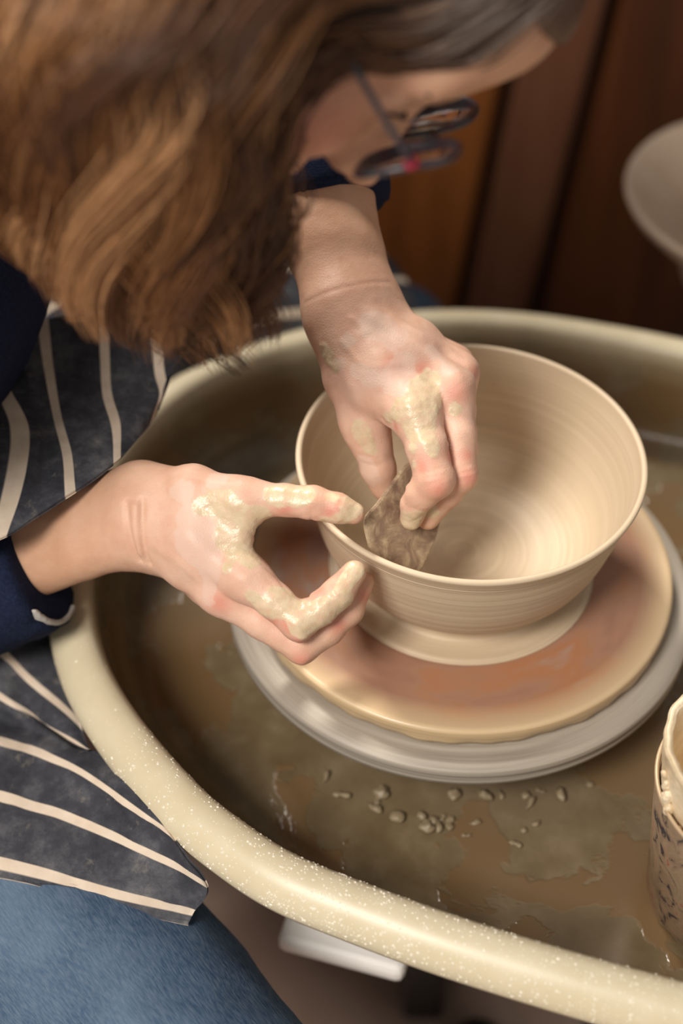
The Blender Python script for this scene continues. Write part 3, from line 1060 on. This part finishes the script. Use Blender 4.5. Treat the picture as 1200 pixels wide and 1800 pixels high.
V, F = polygonise(sweater_sdf, (-.68, -.24, -.24), (-.02, .38, .47), .0055)
mesh('sweater', V, F, MAT_SWEATER, person)
n = (CUFF_R1 - CUFF_R0) / np.linalg.norm(CUFF_R1 - CUFF_R0)
us = lambda P: smax(np.abs(d_cone(P, CUFF_R0, CUFF_R1 + n * .05, .0400, .0375)) - .0016, (P - CUFF_R1) @ n - .0015, .001)
us2 = lambda P: np.maximum(np.maximum(us(P), -((P - CUFF_R1) @ n + .02)), (P - CUFF_R1) @ UP + .027)
V, F = polygonise(us2, CUFF_R1 - .06, CUFF_R1 + .06, .0015)
mesh('undershirt_cuff', V, F, MAT_SHIRT, person)

# ---- jeans
KNR, KNL = np.array([-.085, -.385, -.125]), np.array([-.05, .375, -.115])
FTR, FTL = np.array([-.10, -.36, FLOOR_Z + .06]), np.array([-.06, .40, FLOOR_Z + .06])


def jeans_sdf(P):
    d = d_cone(P, HIP + [0, -.05, -.03], HIP + [0, .05, -.03], .118, .118)
    d = smin(d, d_cone(P, HIP + [.05, -.04, -.03], KNR, .095, .068), .05)
    d = smin(d, d_cone(P, KNR, FTR, .066, .050), .02)
    d = smin(d, d_cone(P, HIP + [.05, .05, -.03], np.array([-.19, .30, -.055]), .095, .082), .05)
    d = smin(d, d_cone(P, np.array([-.19, .30, -.055]), KNL, .082, .072), .03)
    d = smin(d, d_cone(P, KNL, FTL, .066, .050), .02)
    d += .0035 * fbm(P * np.array([1, 1, 1]), 22, 2, 6) + .0012 * fbm(P, 60, 2, 8)
    return np.maximum(d, FLOOR_Z + .012 - P[:, 2])


V, F = polygonise(jeans_sdf, (-.68, -.49, FLOOR_Z), (.13, .53, .08), .006)
mesh('jeans', V, F, MAT_JEANS, person)
for ft in (FTR, FTL):
    def shoe(P, ft=ft):
        q = P - np.array([ft[0], ft[1], FLOOR_Z])
        d = d_ell(q, np.array([.05, 0, .035]), np.array([.125, .045, .045]))
        d = smin(d, d_ell(q, np.array([-.01, 0, .06]), np.array([.055, .045, .055])), .03)
        return np.maximum(d, .002 - q[:, 2])
    V, F = polygonise(shoe, ft - [.12, .08, .08], ft + [.22, .08, .09], .006)
    mesh('shoe', V, F, simple('black_shoe', '#1d1b1a', .6), person)

# ---- apron: bib, lap over the near thigh, lap over the far thigh (one cloth)
def patch(rows, nu, nv, th=.0016, wr=.0025, seed=0, stripes=None):
    """rows: list of (stripe value, [points]) ; lofted cloth with thickness"""
    R = np.array([cr(p, nu) for _, p in rows])                 # rows x nu x 3
    sv = np.array([v for v, _ in rows], float)
    G = np.array([cr(R[:, k], nv) for k in range(nu)]).transpose(1, 0, 2)   # nv x nu x 3
    s = cr(np.column_stack([sv, sv]), nv)[:, 0]
    st = np.repeat(s[:, None], nu, 1)
    du = np.gradient(G, axis=1); dv = np.gradient(G, axis=0)
    n = np.cross(du, dv); n /= np.linalg.norm(n, axis=2, keepdims=True) + 1e-12
    if n.reshape(-1, 3).mean(0) @ FW > 0: n = -n
    P = G.reshape(-1, 3)
    G = G + n * (wr * fbm(P, 30, 3, seed)).reshape(nv, nu, 1)
    V = np.concatenate([G.reshape(-1, 3), (G - n * th).reshape(-1, 3)])
    f = grid_faces(nv, nu); m_ = nv * nu
    F = [list(x) for x in f] + [[y + m_ for y in x[::-1]] for x in f.tolist()]
    I = np.arange(m_).reshape(nv, nu)
    loop = list(I[0]) + list(I[1:, -1]) + list(I[-1, ::-1][1:]) + list(I[::-1, 0][1:-1])
    for a, b_ in zip(loop, loop[1:] + loop[:1]): F.append([a, a + m_, b_ + m_, b_])
    return V, F, np.tile(st.ravel(), 2)


uz = lambda L: [U(*p) for p in L]
cz = lambda L: [C(*p) for p in L]
lap = patch([
    (.2, uz([(-150, 1010, -.02), (-60, 1040, -.01), (20, 1060, -.01), (75, 1085, -.015), (92, 1130, -.02)])),
    (1, uz([(-150, 1075, -.01), (-60, 1110, -.005), (10, 1150, -.010), (55, 1197, -.018), (143, 1272, -.02)])),
    (2, uz([(-150, 1160, -.01), (-60, 1190, -.010), (10, 1230, -.020), (75, 1272, -.028), (166, 1322, -.012)])),
    (2.55, uz([(-150, 1215, -.04), (-60, 1238, -.03), (30, 1275, -.032), (115, 1306, -.015), (222, 1346, -.004)])),
    (3, uz([(-150, 1265, -.035), (-60, 1288, -.025), (40, 1316, -.022), (140, 1356, -.010), (296, 1468, -.002)])),
    (4, uz([(-150, 1370, -.03), (-60, 1386, -.025), (60, 1416, -.022), (200, 1470, -.022), (364, 1554, -.020)])),
    (5, uz([(-150, 1500, -.035), (-60, 1507, -.032), (60, 1532, -.032), (190, 1568, -.036), (340, 1606, -.046)])),
    (5.22, uz([(-150, 1518, -.037), (-60, 1527, -.035), (60, 1549, -.036), (190, 1586, -.040), (332, 1620, -.049)])),
    (5.97, uz([(-150, 1526, -.038), (-60, 1535, -.036), (60, 1557, -.037), (190, 1594, -.041), (331, 1627, -.050)])),
], 70, 90, wr=.006, seed=21)
bib = patch([
    (-.6, cz([(-140, 520, .99), (-120, 640, .96), (-110, 760, .93), (-120, 880, .905), (-140, 990, .890)])),
    (0.05, cz([(-40, 560, 1.0), (10, 680, .965), (45, 750, .940), (35, 850, .912), (5, 945, .897)])),
    (.55, cz([(20, 550, 1.0), (52, 660, .97), (78, 750, .947), (80, 830, .922), (62, 908, .903)])),
    (1, cz([(75, 560, 1.005), (86, 650, .977), (100, 730, .955), (118, 800, .930), (124, 868, .908)])),
    (2, cz([(180, 540, 1.01), (184, 620, .995), (188, 690, .972), (204, 750, .948), (206, 810, .926)])),
    (3, cz([(268, 520, 1.02), (274, 590, 1.005), (280, 650, .99), (288, 690, .98), (268, 742, .97)])),
    (3.4, cz([(310, 500, 1.03), (322, 560, 1.015), (318, 610, 1.0), (304, 660, .99), (284, 712, .98)])),
], 70, 90, wr=.003, seed=22)
A0, A1, A2 = HIP + [.08, .08, .0], np.array([-.19, .30, -.05]), np.array([-.045, .377, -.112])
ax = cr([A0, A1, A2], 40)
rows = []
for k, th_ in enumerate(np.radians([-62, -38, -14, 10, 34, 58, 80])):
    pts = []
    for j in range(0, 40, 5):
        t = ax[min(j + 1, 39)] - ax[max(j - 1, 0)]; t /= np.linalg.norm(t)
        sd = np.cross(t, [0, 0, 1]); sd /= np.linalg.norm(sd); up_ = np.cross(sd, t)
        pts.append(ax[j] + (.094 + .004 * math.sin(j)) * (up_ * math.cos(th_) + sd * math.sin(-th_)))
    rows.append((k * .9 + .2, pts))
far = patch(rows, 60, 60, wr=.005, seed=23)
Vs, Fs, St, n = [], [], [], 0
for V, F, s in (lap, bib, far):
    Vs.append(V); Fs += [[i + n for i in f] for f in F]; St.append(s); n += len(V)
mesh('apron', np.concatenate(Vs), Fs, MAT_APRON, person, attrs={'stripe': np.concatenate(St)})

# ---- hair
GD = [[(955, 0, .78), (890, 50, .735), (800, 105, .70), (690, 100, .672), (570, 85, .66), (455, 165, .67), (430, 310, .69), (428, 450, .73), (402, 560, .775), (382, 645, .81)],
      [(930, -70, .76), (820, -45, .70), (690, -20, .665), (560, -10, .645), (450, 70, .638), (385, 190, .645), (372, 320, .67), (365, 450, .715), (350, 560, .76), (350, 655, .80)],
      [(880, -210, .72), (730, -150, .67), (580, -100, .63), (470, -50, .615), (370, 50, .612), (310, 180, .622), (300, 310, .65), (300, 440, .70), (290, 540, .745), (305, 640, .79)],
      [(760, -280, .70), (610, -230, .65), (460, -160, .615), (350, -70, .60), (270, 50, .598), (225, 180, .61), (212, 300, .64), (208, 420, .69), (215, 510, .73), (255, 610, .775)],
      [(640, -330, .70), (480, -280, .65), (340, -200, .62), (230, -100, .605), (160, 30, .603), (125, 160, .62), (112, 270, .65), (115, 370, .69), (135, 460, .725), (190, 565, .77)],
      [(520, -360, .72), (360, -310, .67), (220, -230, .64), (120, -130, .63), (60, 0, .628), (30, 120, .64), (15, 220, .67), (22, 310, .705), (55, 400, .735), (125, 490, .765)],
      [(420, -380, .75), (260, -330, .70), (110, -250, .68), (10, -150, .67), (-50, -20, .67), (-80, 90, .68), (-80, 180, .70), (-65, 260, .725), (-15, 340, .75), (65, 430, .78)]]
GD = np.array(GD, float)                                            # 7 guides x 10 points (px, py, distance)
flat = GD.reshape(-1, 3)
hit = trace(head_sdf, flat[:, 0], flat[:, 1], .5)
on = np.abs(head_sdf(hit)) < .004
dist = np.where(on, np.minimum(flat[:, 2] - .01, depth(hit) - .010), flat[:, 2] - .01)
W3 = np.array([C(p[0], p[1], q) for p, q in zip(flat, dist)]).reshape(GD.shape)
GD = np.array([cr(g, 40) for g in W3])                             # strands lie over the head, then hang


def guide(u):
    u = min(max(u, 0), 5.999); i = int(u); f = u - i
    return GD[i] * (1 - f) + GD[i + 1] * f


hv, hf, tone, grey = [], [], [], []
hn = 0
NS = 26
ang3 = np.array([0, 2.0944, 4.18879])
nclump, per = 120, 48
tt = np.linspace(0, 1, NS)
for c in range(nclump):
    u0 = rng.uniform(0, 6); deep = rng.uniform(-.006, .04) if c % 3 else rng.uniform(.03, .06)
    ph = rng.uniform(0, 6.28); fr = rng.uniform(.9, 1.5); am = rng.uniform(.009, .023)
    ctone = np.clip(.58 - deep * 9 + rng.normal(0, .33), 0, 1)  # deeper clumps coloured darker, gap shade put into the tone
    g0 = guide(u0); cut = rng.uniform(.80, 1.0)
    for k in range(per):
        wdt = np.clip(rng.normal(0, .007), -.016, .016); dd = rng.normal(0, .005)
        end = np.clip(cut + rng.normal(0, .02), .7, 1.02)
        s = np.clip(tt * end * 39, 0, 38.999); i = s.astype(int); f = (s - i)[:, None]
        P = g0[i] * (1 - f) + g0[i + 1] * f
        spread = (.55 + .8 * np.sin(np.pi * np.clip(tt, 0, .8))) * (1 - .55 * np.clip((tt - .8) / .2, 0, 1))
        lat = wdt * spread + am * np.clip(tt - .22, 0, 1) * 1.5 * np.sin(ph + fr * 6.28 * tt * 1.6)
        dep = deep * np.clip(tt * 3, .15, 1) + dd * spread + am * .8 * np.clip(tt - .22, 0, 1) * np.cos(ph + fr * 6.28 * tt * 1.6)
        P = P + lat[:, None] * RT + dep[:, None] * FW
        rad = (.00042 + .00012 * rng.rand()) * np.where(tt > .9, np.clip((1.02 - tt) / .12, .2, 1), 1)
        T = np.gradient(P, axis=0); T /= np.linalg.norm(T, axis=1, keepdims=True)
        B1 = np.cross(T, FW); B1 /= np.linalg.norm(B1, axis=1, keepdims=True) + 1e-9; B2 = np.cross(T, B1)
        Vv = P[:, None] + rad[:, None, None] * (B1[:, None] * np.cos(ang3)[None, :, None] + B2[:, None] * np.sin(ang3)[None, :, None])
        hv.append(Vv.reshape(-1, 3)); hf.append(grid_faces(NS, 3, closed_v=True) + hn); hn += NS * 3
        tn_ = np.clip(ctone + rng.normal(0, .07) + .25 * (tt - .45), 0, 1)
        tone.append(np.repeat(tn_, 3))
        gr = np.clip((.42 - tt) / .25, 0, 1) * np.clip((2.4 - u0) / 1.4, 0, 1)
        grey.append(np.repeat(gr, 3))
# scalp cap under the strands and an inner sheet, dark as painted shade between locks
def cap_sdf(P):
    Q = (P - HC) @ HM / HS
    d = d_ell(Q, np.array([0, -.018, .038]), np.array([.081, .098, .090]))
    d = smax(d, Q[:, 1] - .052 - .35 * (Q[:, 2] - .06), .01)
    e = d_ell(Q, np.array([0, .042, .066]), np.array([.064, .064, .052]))
    return np.minimum(d, smax(e, .080 - Q[:, 2], .006))
V, F = polygonise(cap_sdf, HC - .16, HC + .17, .0045)
hv.append(V); hf.append(F + hn); hn += len(V); tone.append(np.full(len(V), .18)); grey.append(np.full(len(V), .35))
core = np.array([guide(u) + .028 * FW for u in np.linspace(.25, 5.9, 24)])[:, 14:35]
V = core.reshape(-1, 3); V2 = V + .018 * FW
f = grid_faces(24, 21)
hv += [V, V2]; hf += [f + hn, f[:, ::-1] + hn + len(V)]; hn += 2 * len(V)
tone += [np.full(len(V), .05)] * 2; grey += [np.zeros(len(V))] * 2
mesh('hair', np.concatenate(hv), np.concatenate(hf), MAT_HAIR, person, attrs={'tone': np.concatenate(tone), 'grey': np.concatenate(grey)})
# eyebrow of the near eye
V, F = tube([H(.020, .096, .020), H(.032, .094, .025), H(.046, .086, .022)], [.002, .0026, .0012], 6)
mesh('eyebrow', V, F, simple('brow_hair', '#3c281d', .7), person)
V, F = tube([H(.018, .0905, .002), H(.032, .0935, .0035), H(.047, .0855, .001)], [.0008, .0012, .0008], 6)
mesh('eyelashes', V, F, simple('lash', '#1c120d', .6), person)

# ---- eyeglasses
MAT_FRAME = simple('plum_and_teal_frame', '#3a2430', .3, col2='#2b3a40', scale=90)
MAT_RED = simple('red_frame_tip', '#a01838', .3)
m, nt, b = mat('lens_glass')
b.inputs['Base Color'].default_value = (.95, .97, .95, 1); b.inputs['Roughness'].default_value = .02
b.inputs['Transmission Weight'].default_value = 1.0; b.inputs['IOR'].default_value = 1.15
MAT_LENS = m
gl = empty('eyeglasses', H(0, .105, 0), "plum and teal framed eyeglasses with a red hinge tip, on the bent face", 'glasses')
for s in (1, -1):
    a = np.linspace(0, 2 * math.pi, 40, endpoint=False)
    ex = np.sign(np.cos(a)) * np.abs(np.cos(a)) ** .8; ey = np.sign(np.sin(a)) * np.abs(np.sin(a)) ** .8
    ring = np.array([H(s * .040 + .0295 * x, .111 - .004 * (s * x) ** 2 * (1 if s * x > 0 else 0) + .0075 * y, -.003 + .0235 * y) for x, y in zip(ex, ey)])
    mesh('frame_rim', *tube(ring, .0020, 8, closed=True), MAT_FRAME, gl)
    cpt = ring.mean(0)
    V = np.concatenate([[cpt + HF * .0012], ring * .97 + cpt * .03 + HF * .0007, ring * .97 + cpt * .03 - HF * .0007, [cpt - HF * .0002]])
    F = [[0, 1 + k, 1 + (k + 1) % 40] for k in range(40)] + [[81, 41 + (k + 1) % 40, 41 + k] for k in range(40)] + \
        [[1 + k, 41 + k, 41 + (k + 1) % 40, 1 + (k + 1) % 40] for k in range(40)]
    mesh('lens', V, F, MAT_LENS, gl)
    tp = cr([H(s * .0700, .108, .006), H(s * .0765, .101, .007), H(s * .0795, .06, .006), H(s * .080, .01, .006), H(s * .079, -.015, .0), H(s * .076, -.035, -.022)], 30)
    tm = mesh('temple_arm', *tube(tp, .0016, 8), MAT_FRAME, gl)
    mesh('hinge', *box(H(s * .0710, .1075, .006), (.005, .005, .006), bev=.001, R=HM), MAT_RED, gl)
mesh('bridge', *tube(cr([H(-.0105, .1115, .002), H(0, .114, .005), H(.0105, .1115, .002)], 12), .0016, 8), MAT_FRAME, gl)

# ---- rib
def plate(pl, dfun, th):
    """flat tool: outline in order, real thickness"""
    P = np.array([C(x, y, dfun(x, y)) for x, y in pl])
    n = np.cross(P[len(P) // 3] - P[0], P[2 * len(P) // 3] - P[0]); n /= np.linalg.norm(n)
    if n @ FW > 0: n = -n
    m = len(P); cen_ = P.mean(0)
    def ins(k, off): return P + (cen_ - P) / np.linalg.norm(cen_ - P, axis=1, keepdims=True) * k + n * off
    V = np.concatenate([ins(.0012, th / 2), ins(0, th / 4), ins(0, -th / 4), ins(.0012, -th / 2)])
    F = []
    for r in range(3):
        for k in range(m):
            F.append([r * m + k, r * m + (k + 1) % m, (r + 1) * m + (k + 1) % m, (r + 1) * m + k])
    F.append(list(range(m))[::-1]); F.append([3 * m + k for k in range(m)])
    return V, F
ribd = lambda x, y: .9005 + (x - 640) * .00023 + (y - 913) * .00006
outl = cr_closed([(640, 913), (662, 884), (690, 846), (716, 815), (745, 812), (768, 840), (778, 885), (768, 935), (752, 975), (737, 1004), (718, 1018), (694, 1014), (672, 998), (656, 980), (646, 955)], 90)
m, nt, b = mat('clay_smeared_rib')
rb_ = ramp(nt, noise(nt, 70, 6, .7, dist=.8), [(.3, rgb('#6e5848')), (.45, rgb('#8f7864')), (.56, rgb('#ab947a')), (.68, rgb('#cbb796'))])
nt.links.new(rb_.outputs[0], b.inputs['Base Color']); b.inputs['Roughness'].default_value = .4
bump(nt, b, noise(nt, 120, 4, .6), .5, .001)
rib = mesh('pottery_rib', *plate(outl, ribd, .0022), m, smooth=False)
tag(rib, "thin clay-smeared kidney rib pinched in the far hand, inside the bowl", 'rib tool')


# ------------------------------------------------------------------ tin and tub at the edge of the pan
TC = (.163, -.192)
tin = empty('tin_can', (TC[0], TC[1], PAN_FLOOR), "printed metal tin with a thin bright rim standing in the pan", 'tin')
TZ = .045
tp = [(0, PAN_FLOOR), (.048, PAN_FLOOR), (.0515, PAN_FLOOR + .004), (.0625, TZ - .004), (.0618, TZ - .002), (.0618, TZ - .001), (.0605, TZ - .001), (.0495, PAN_FLOOR + .005), (0, PAN_FLOOR + .003)]
m, nt, b = mat('worn_printed_tin')
pc = ramp(nt, noise(nt, 55, 5, .65, dist=1.5), [(.36, rgb('#3d3c46')), (.42, rgb('#a08872')), (.58, rgb('#b59d82')), (.66, rgb('#b2675a')), (.72, rgb('#a5907c'))])
nt.links.new(pc.outputs[0], b.inputs['Base Color']); b.inputs['Roughness'].default_value = .35; b.inputs['Metallic'].default_value = .3
mesh('body', *lathe(tp, 96, TC), m, tin)
a = np.linspace(0, 2 * math.pi, 96, endpoint=False)
mesh('rim', *tube(np.column_stack([TC[0] + .0622 * np.cos(a), TC[1] + .0622 * np.sin(a), np.full(96, TZ)]), .0013, 8, closed=True),
     simple('tin_rim', '#c2a98a', .35, .2), tin)

m, nt, b = mat('slip_crusted_plastic')
pc = ramp(nt, noise(nt, 45, 5, .6), [(.3, rgb('#cdb592')), (.5, rgb('#e2cfb0')), (.7, rgb('#f0e2c8'))])
nt.links.new(pc.outputs[0], b.inputs['Base Color']); b.inputs['Roughness'].default_value = .38
bump(nt, b, noise(nt, 38, 4, .55), .8, .005)
MAT_TUB = m
UC = (.155, -.190); T1 = .076
up = [(0, -.062), (.036, -.062), (.040, -.055), (.0455, .0), (.0515, .05), (.0535, .075), (.0545, T1 - .003), (.0530, T1), (.0505, T1 - .001), (.0490, T1 - .006), (.0475, .04), (.046, -.01), (.03, -.02), (0, -.022)]
upr = cr(up, 70); upr[:, 0] = np.maximum(upr[:, 0], 0)
def twob(R, Z, a):
    k = .0008 * np.sin(3 * a + Z * 90) + .0004 * np.sin(11 * a - Z * 200 + 1) + .0003 * np.sin(23 * a + 60 * Z)
    return np.where(R > .02, R + k * np.clip((Z + .02) / .04, 0, 1), R), Z
tub = mesh('slip_tub', *lathe(upr, 140, UC, twob), MAT_TUB)
tag(tub, "cream slip-crusted plastic tub set inside the printed tin", 'tub')
ORIGIN[tub.name] = np.array(tub.location)
for q, (ang_d, zz, r) in enumerate([(196, .050, .0034), (200, .044, .0030), (186, .060, .0019), (191, .056, .0022), (212, .040, .0018)]):
    an = math.radians(ang_d); P0 = np.array([UC[0] + .0535 * math.cos(an), UC[1] + .0535 * math.sin(an), zz])
    fn = lambda P, P0=P0, r=r: d_ell(P, P0, np.array([r * 1.1, r, r * 1.5])) + r * .35 * fbm(P, 420, 2, 31 + int(r * 1e5))
    V, F = polygonise(fn, P0 - r * 2, P0 + r * 2, r / 5)
    mesh('clay_lump', V, F, MAT_TUB, tub)

# ------------------------------------------------------------------ things behind and below
BC = C(1368, 345, 1.33)
m_bisque = simple('pale_dry_clay', '#cdb6a0', .7, col2='#d8c4b0', scale=30)
bq = [(0, 0), (.045, 0), (.048, .006), (.075, .018), (.110, .040), (.128, .058), (.132, .066), (.130, .070), (.126, .068), (.105, .046), (.07, .026), (.03, .014), (0, .012)]
sb = mesh('drying_bowl', *lathe([(r, z + BC[2] - .066) for r, z in bq], 96, BC[:2]), m_bisque)
tag(sb, "wide pale clay bowl drying on a stand by the wood panelling", 'bowl')
jb = [(0, .0), (.035, .0), (.05, .02), (.056, .05), (.045, .085), (.035, .10), (.038, .115), (.034, .115), (.030, .10), (.04, .08), (.05, .05), (.045, .02), (0, .012)]
jr = mesh('clay_jar', *lathe([(r, z + BC[2] - .0485) for r, z in jb], 64, (BC[0], BC[1])), m_bisque)
tag(jr, "small pale clay jar standing in the drying bowl", 'jar')
st = empty('pedestal_stand', (BC[0], BC[1], FLOOR_Z), "pale round pedestal stand under the drying bowl", 'stand')
ps = BC[2] - .067
mesh('top', *lathe([(0, ps), (.07, ps), (.072, ps - .004), (.07, ps - .016), (0, ps - .016)], 48, BC[:2]), simple('painted_top', '#b9aa98', .6), st)
mesh('post', *lathe([(0, ps - .016), (.036, ps - .016), (.036, FLOOR_Z + .02), (0, FLOOR_Z + .02)], 40, BC[:2]), simple('painted_post', '#c0b2a2', .6), st)
mesh('foot', *lathe([(0, FLOOR_Z + .02), (.10, FLOOR_Z + .02), (.12, FLOOR_Z), (0, FLOOR_Z)], 48, BC[:2]), simple('painted_foot', '#8d8378', .6), st)

# white control box of the wheel, under the rim
BZ = -.165
p0, p1 = U(486, 1652, BZ), U(708, 1712, BZ)
ex = p1 - p0; L = np.linalg.norm(ex); ex /= L; ey = np.array([-ex[1], ex[0], 0]); rz = math.atan2(ex[1], ex[0])
bxc = (p0 + p1) / 2 + ey * .06
MW = simple('white_plastic', '#f2efec', .45)
cb = mesh('control_box', *box((bxc[0], bxc[1], BZ - .008), (L, .12, .016), rz, .005), MW, wheel, smooth=False)
for k in range(6):
    cc = p0 + ex * L / 2 + ey * (.020 + .016 * k)
    mesh('vent_slat', *box((cc[0], cc[1], BZ + .0005), (L * .80, .007, .002), rz, .0006), simple('slat_grey', '#c2bcb7', .5), cb, smooth=False)
br = (bxc + np.array([.08, .05, 0])) / 2 + ey * .02
mesh('bracket', *box((br[0], br[1] + .02, BZ - .031), (.16, .05, .03), rz, .003), simple('bracket_steel', '#5a5550', .5, .5), wheel, smooth=False)

# stool
so = empty('stool', (-.52, .06, FLOOR_Z), "low round stool under the seated potter", 'stool')
SZ = HIP[2] - .03 - .125
mesh('seat', *lathe([(0, SZ), (.15, SZ), (.165, SZ - .01), (.165, SZ - .03), (.15, SZ - .04), (0, SZ - .04)], 64, (-.52, .06)), simple('stool_seat', '#85837e', .6), so)
for k in range(4):
    a = math.pi / 4 + k * math.pi / 2
    mesh('leg', *tube([(-.52 + .10 * math.cos(a), .06 + .10 * math.sin(a), SZ - .04), (-.52 + .15 * math.cos(a), .06 + .15 * math.sin(a), FLOOR_Z)], .014, 12), simple('stool_leg', '#5b5148', .6), so)

# black pedal foot at the bottom edge of the view
pf = U(840, 1822, FLOOR_Z + .03)
pd = mesh('rubber_foot', *lathe([(0, FLOOR_Z), (.022, FLOOR_Z), (.024, FLOOR_Z + .012), (.019, FLOOR_Z + .026), (.010, FLOOR_Z + .033), (0, FLOOR_Z + .034)], 40, pf[:2]), simple('black_rubber', '#18191c', .5))
tag(pd, "small black rubber dome on the floor in front of the wheel", 'rubber foot')

# ------------------------------------------------------------------ clay crumbs on the pan floor and water beads on the rim
MAT_CRUMB = simple('clay_crumb', '#948469', .45, col2='#7d6e56', scale=200)
cm = []
for v in range(4):
    fn = lambda P: d_ell(P, np.zeros(3), np.array([.0038, .0026, .0014])) + .0022 * fbm(P, 330, 2, 40 + v)
    V, F = polygonise(fn, (-.006,) * 3, (.006,) * 3, .0011)
    V[:, 2] -= V[:, 2].min()
    me = bpy.data.meshes.new('clay_crumb')
    me.from_pydata(V.tolist(), [], F.tolist()); me.update()
    me.polygons.foreach_set('use_smooth', np.ones(len(me.polygons), bool)); me.materials.append(MAT_CRUMB)
    cm.append(me)
spots = [(664, 1408), (660, 1425), (672, 1398), (760, 1445), (778, 1438), (770, 1456), (752, 1458), (742, 1436), (790, 1450), (838, 1448), (800, 1398), (925, 1400), (950, 1392),
         (934, 1412), (985, 1398), (920, 1460), (600, 1400), (880, 1400), (850, 1400), (1035, 1380), (905, 1485), (575, 1365), (940, 1450), (700, 1440), (820, 1470)]
for k, (x, y) in enumerate(spots):
    o = bpy.data.objects.new('clay_crumb', cm[k % 4]); COL.objects.link(o)
    P0 = U(x, y, PAN_FLOOR); o.location = P0
    sc = rng.uniform(.6, 1.7); o.scale = (sc, sc * rng.uniform(.7, 1.2), sc * .8); o.rotation_euler = (0, 0, rng.uniform(0, 6.28))
    tag(o, "small crumb of wet clay on the pan floor below the wheel head", 'clay crumb', 'clay crumbs on the pan floor')

# beads of water: thousands, one object
bv, bf = [], []; bn = 0
phi = np.linspace(0, 2 * math.pi, 7, endpoint=False)
dome = np.array([[math.cos(p), math.sin(p), 0] for p in phi] + [[.7 * math.cos(p), .7 * math.sin(p), .42] for p in phi] + [[0, 0, .6]])
df = [[k, (k + 1) % 7, 7 + (k + 1) % 7, 7 + k] for k in range(7)] + [[7 + k, 7 + (k + 1) % 7, 14] for k in range(7)]
prz = np.array([(p[0], p[1]) for p in pp[6:15]])
for k in range(9000):
    i = rng.randint(0, N); q = o2[i]
    wgt = 1.0 if (q[1] < -.15) else .12
    if q[0] < -.12: wgt *= .45
    if rng.rand() > wgt or q[0] > .16: continue
    s = rng.uniform(0, len(prz) - 1.001); a_ = int(s); f_ = s - a_
    off, z = prz[a_] * (1 - f_) + prz[a_ + 1] * f_
    sl_ = prz[a_ + 1] - prz[a_]; sl_ /= np.linalg.norm(sl_)
    t3 = np.array([tn[i, 0], tn[i, 1], 0]); s3 = np.array([nin[i, 0] * sl_[0], nin[i, 1] * sl_[0], sl_[1]]); n3 = np.cross(t3, s3)
    if n3[2] < 0: n3 = -n3
    r = .0003 + .0006 * rng.rand() ** 3
    p3 = np.array([q[0] + nin[i, 0] * off, q[1] + nin[i, 1] * off, z]) + t3 * rng.uniform(-.002, .002)
    V = p3 + r * (dome[:, :1] * t3 + dome[:, 1:2] * s3 + dome[:, 2:] * n3)
    bv.append(V); bf += [[x + bn for x in f] for f in df]; bn += 15
m, nt, b = mat('water_bead')
b.inputs['Base Color'].default_value = rgb('#f6eedc'); b.inputs['Roughness'].default_value = .12
dr_ = mesh('water_beads', np.concatenate(bv), bf, m)
tag(dr_, "fine beads of water sprinkled over the splash pan rim", 'water beads', kind='stuff')
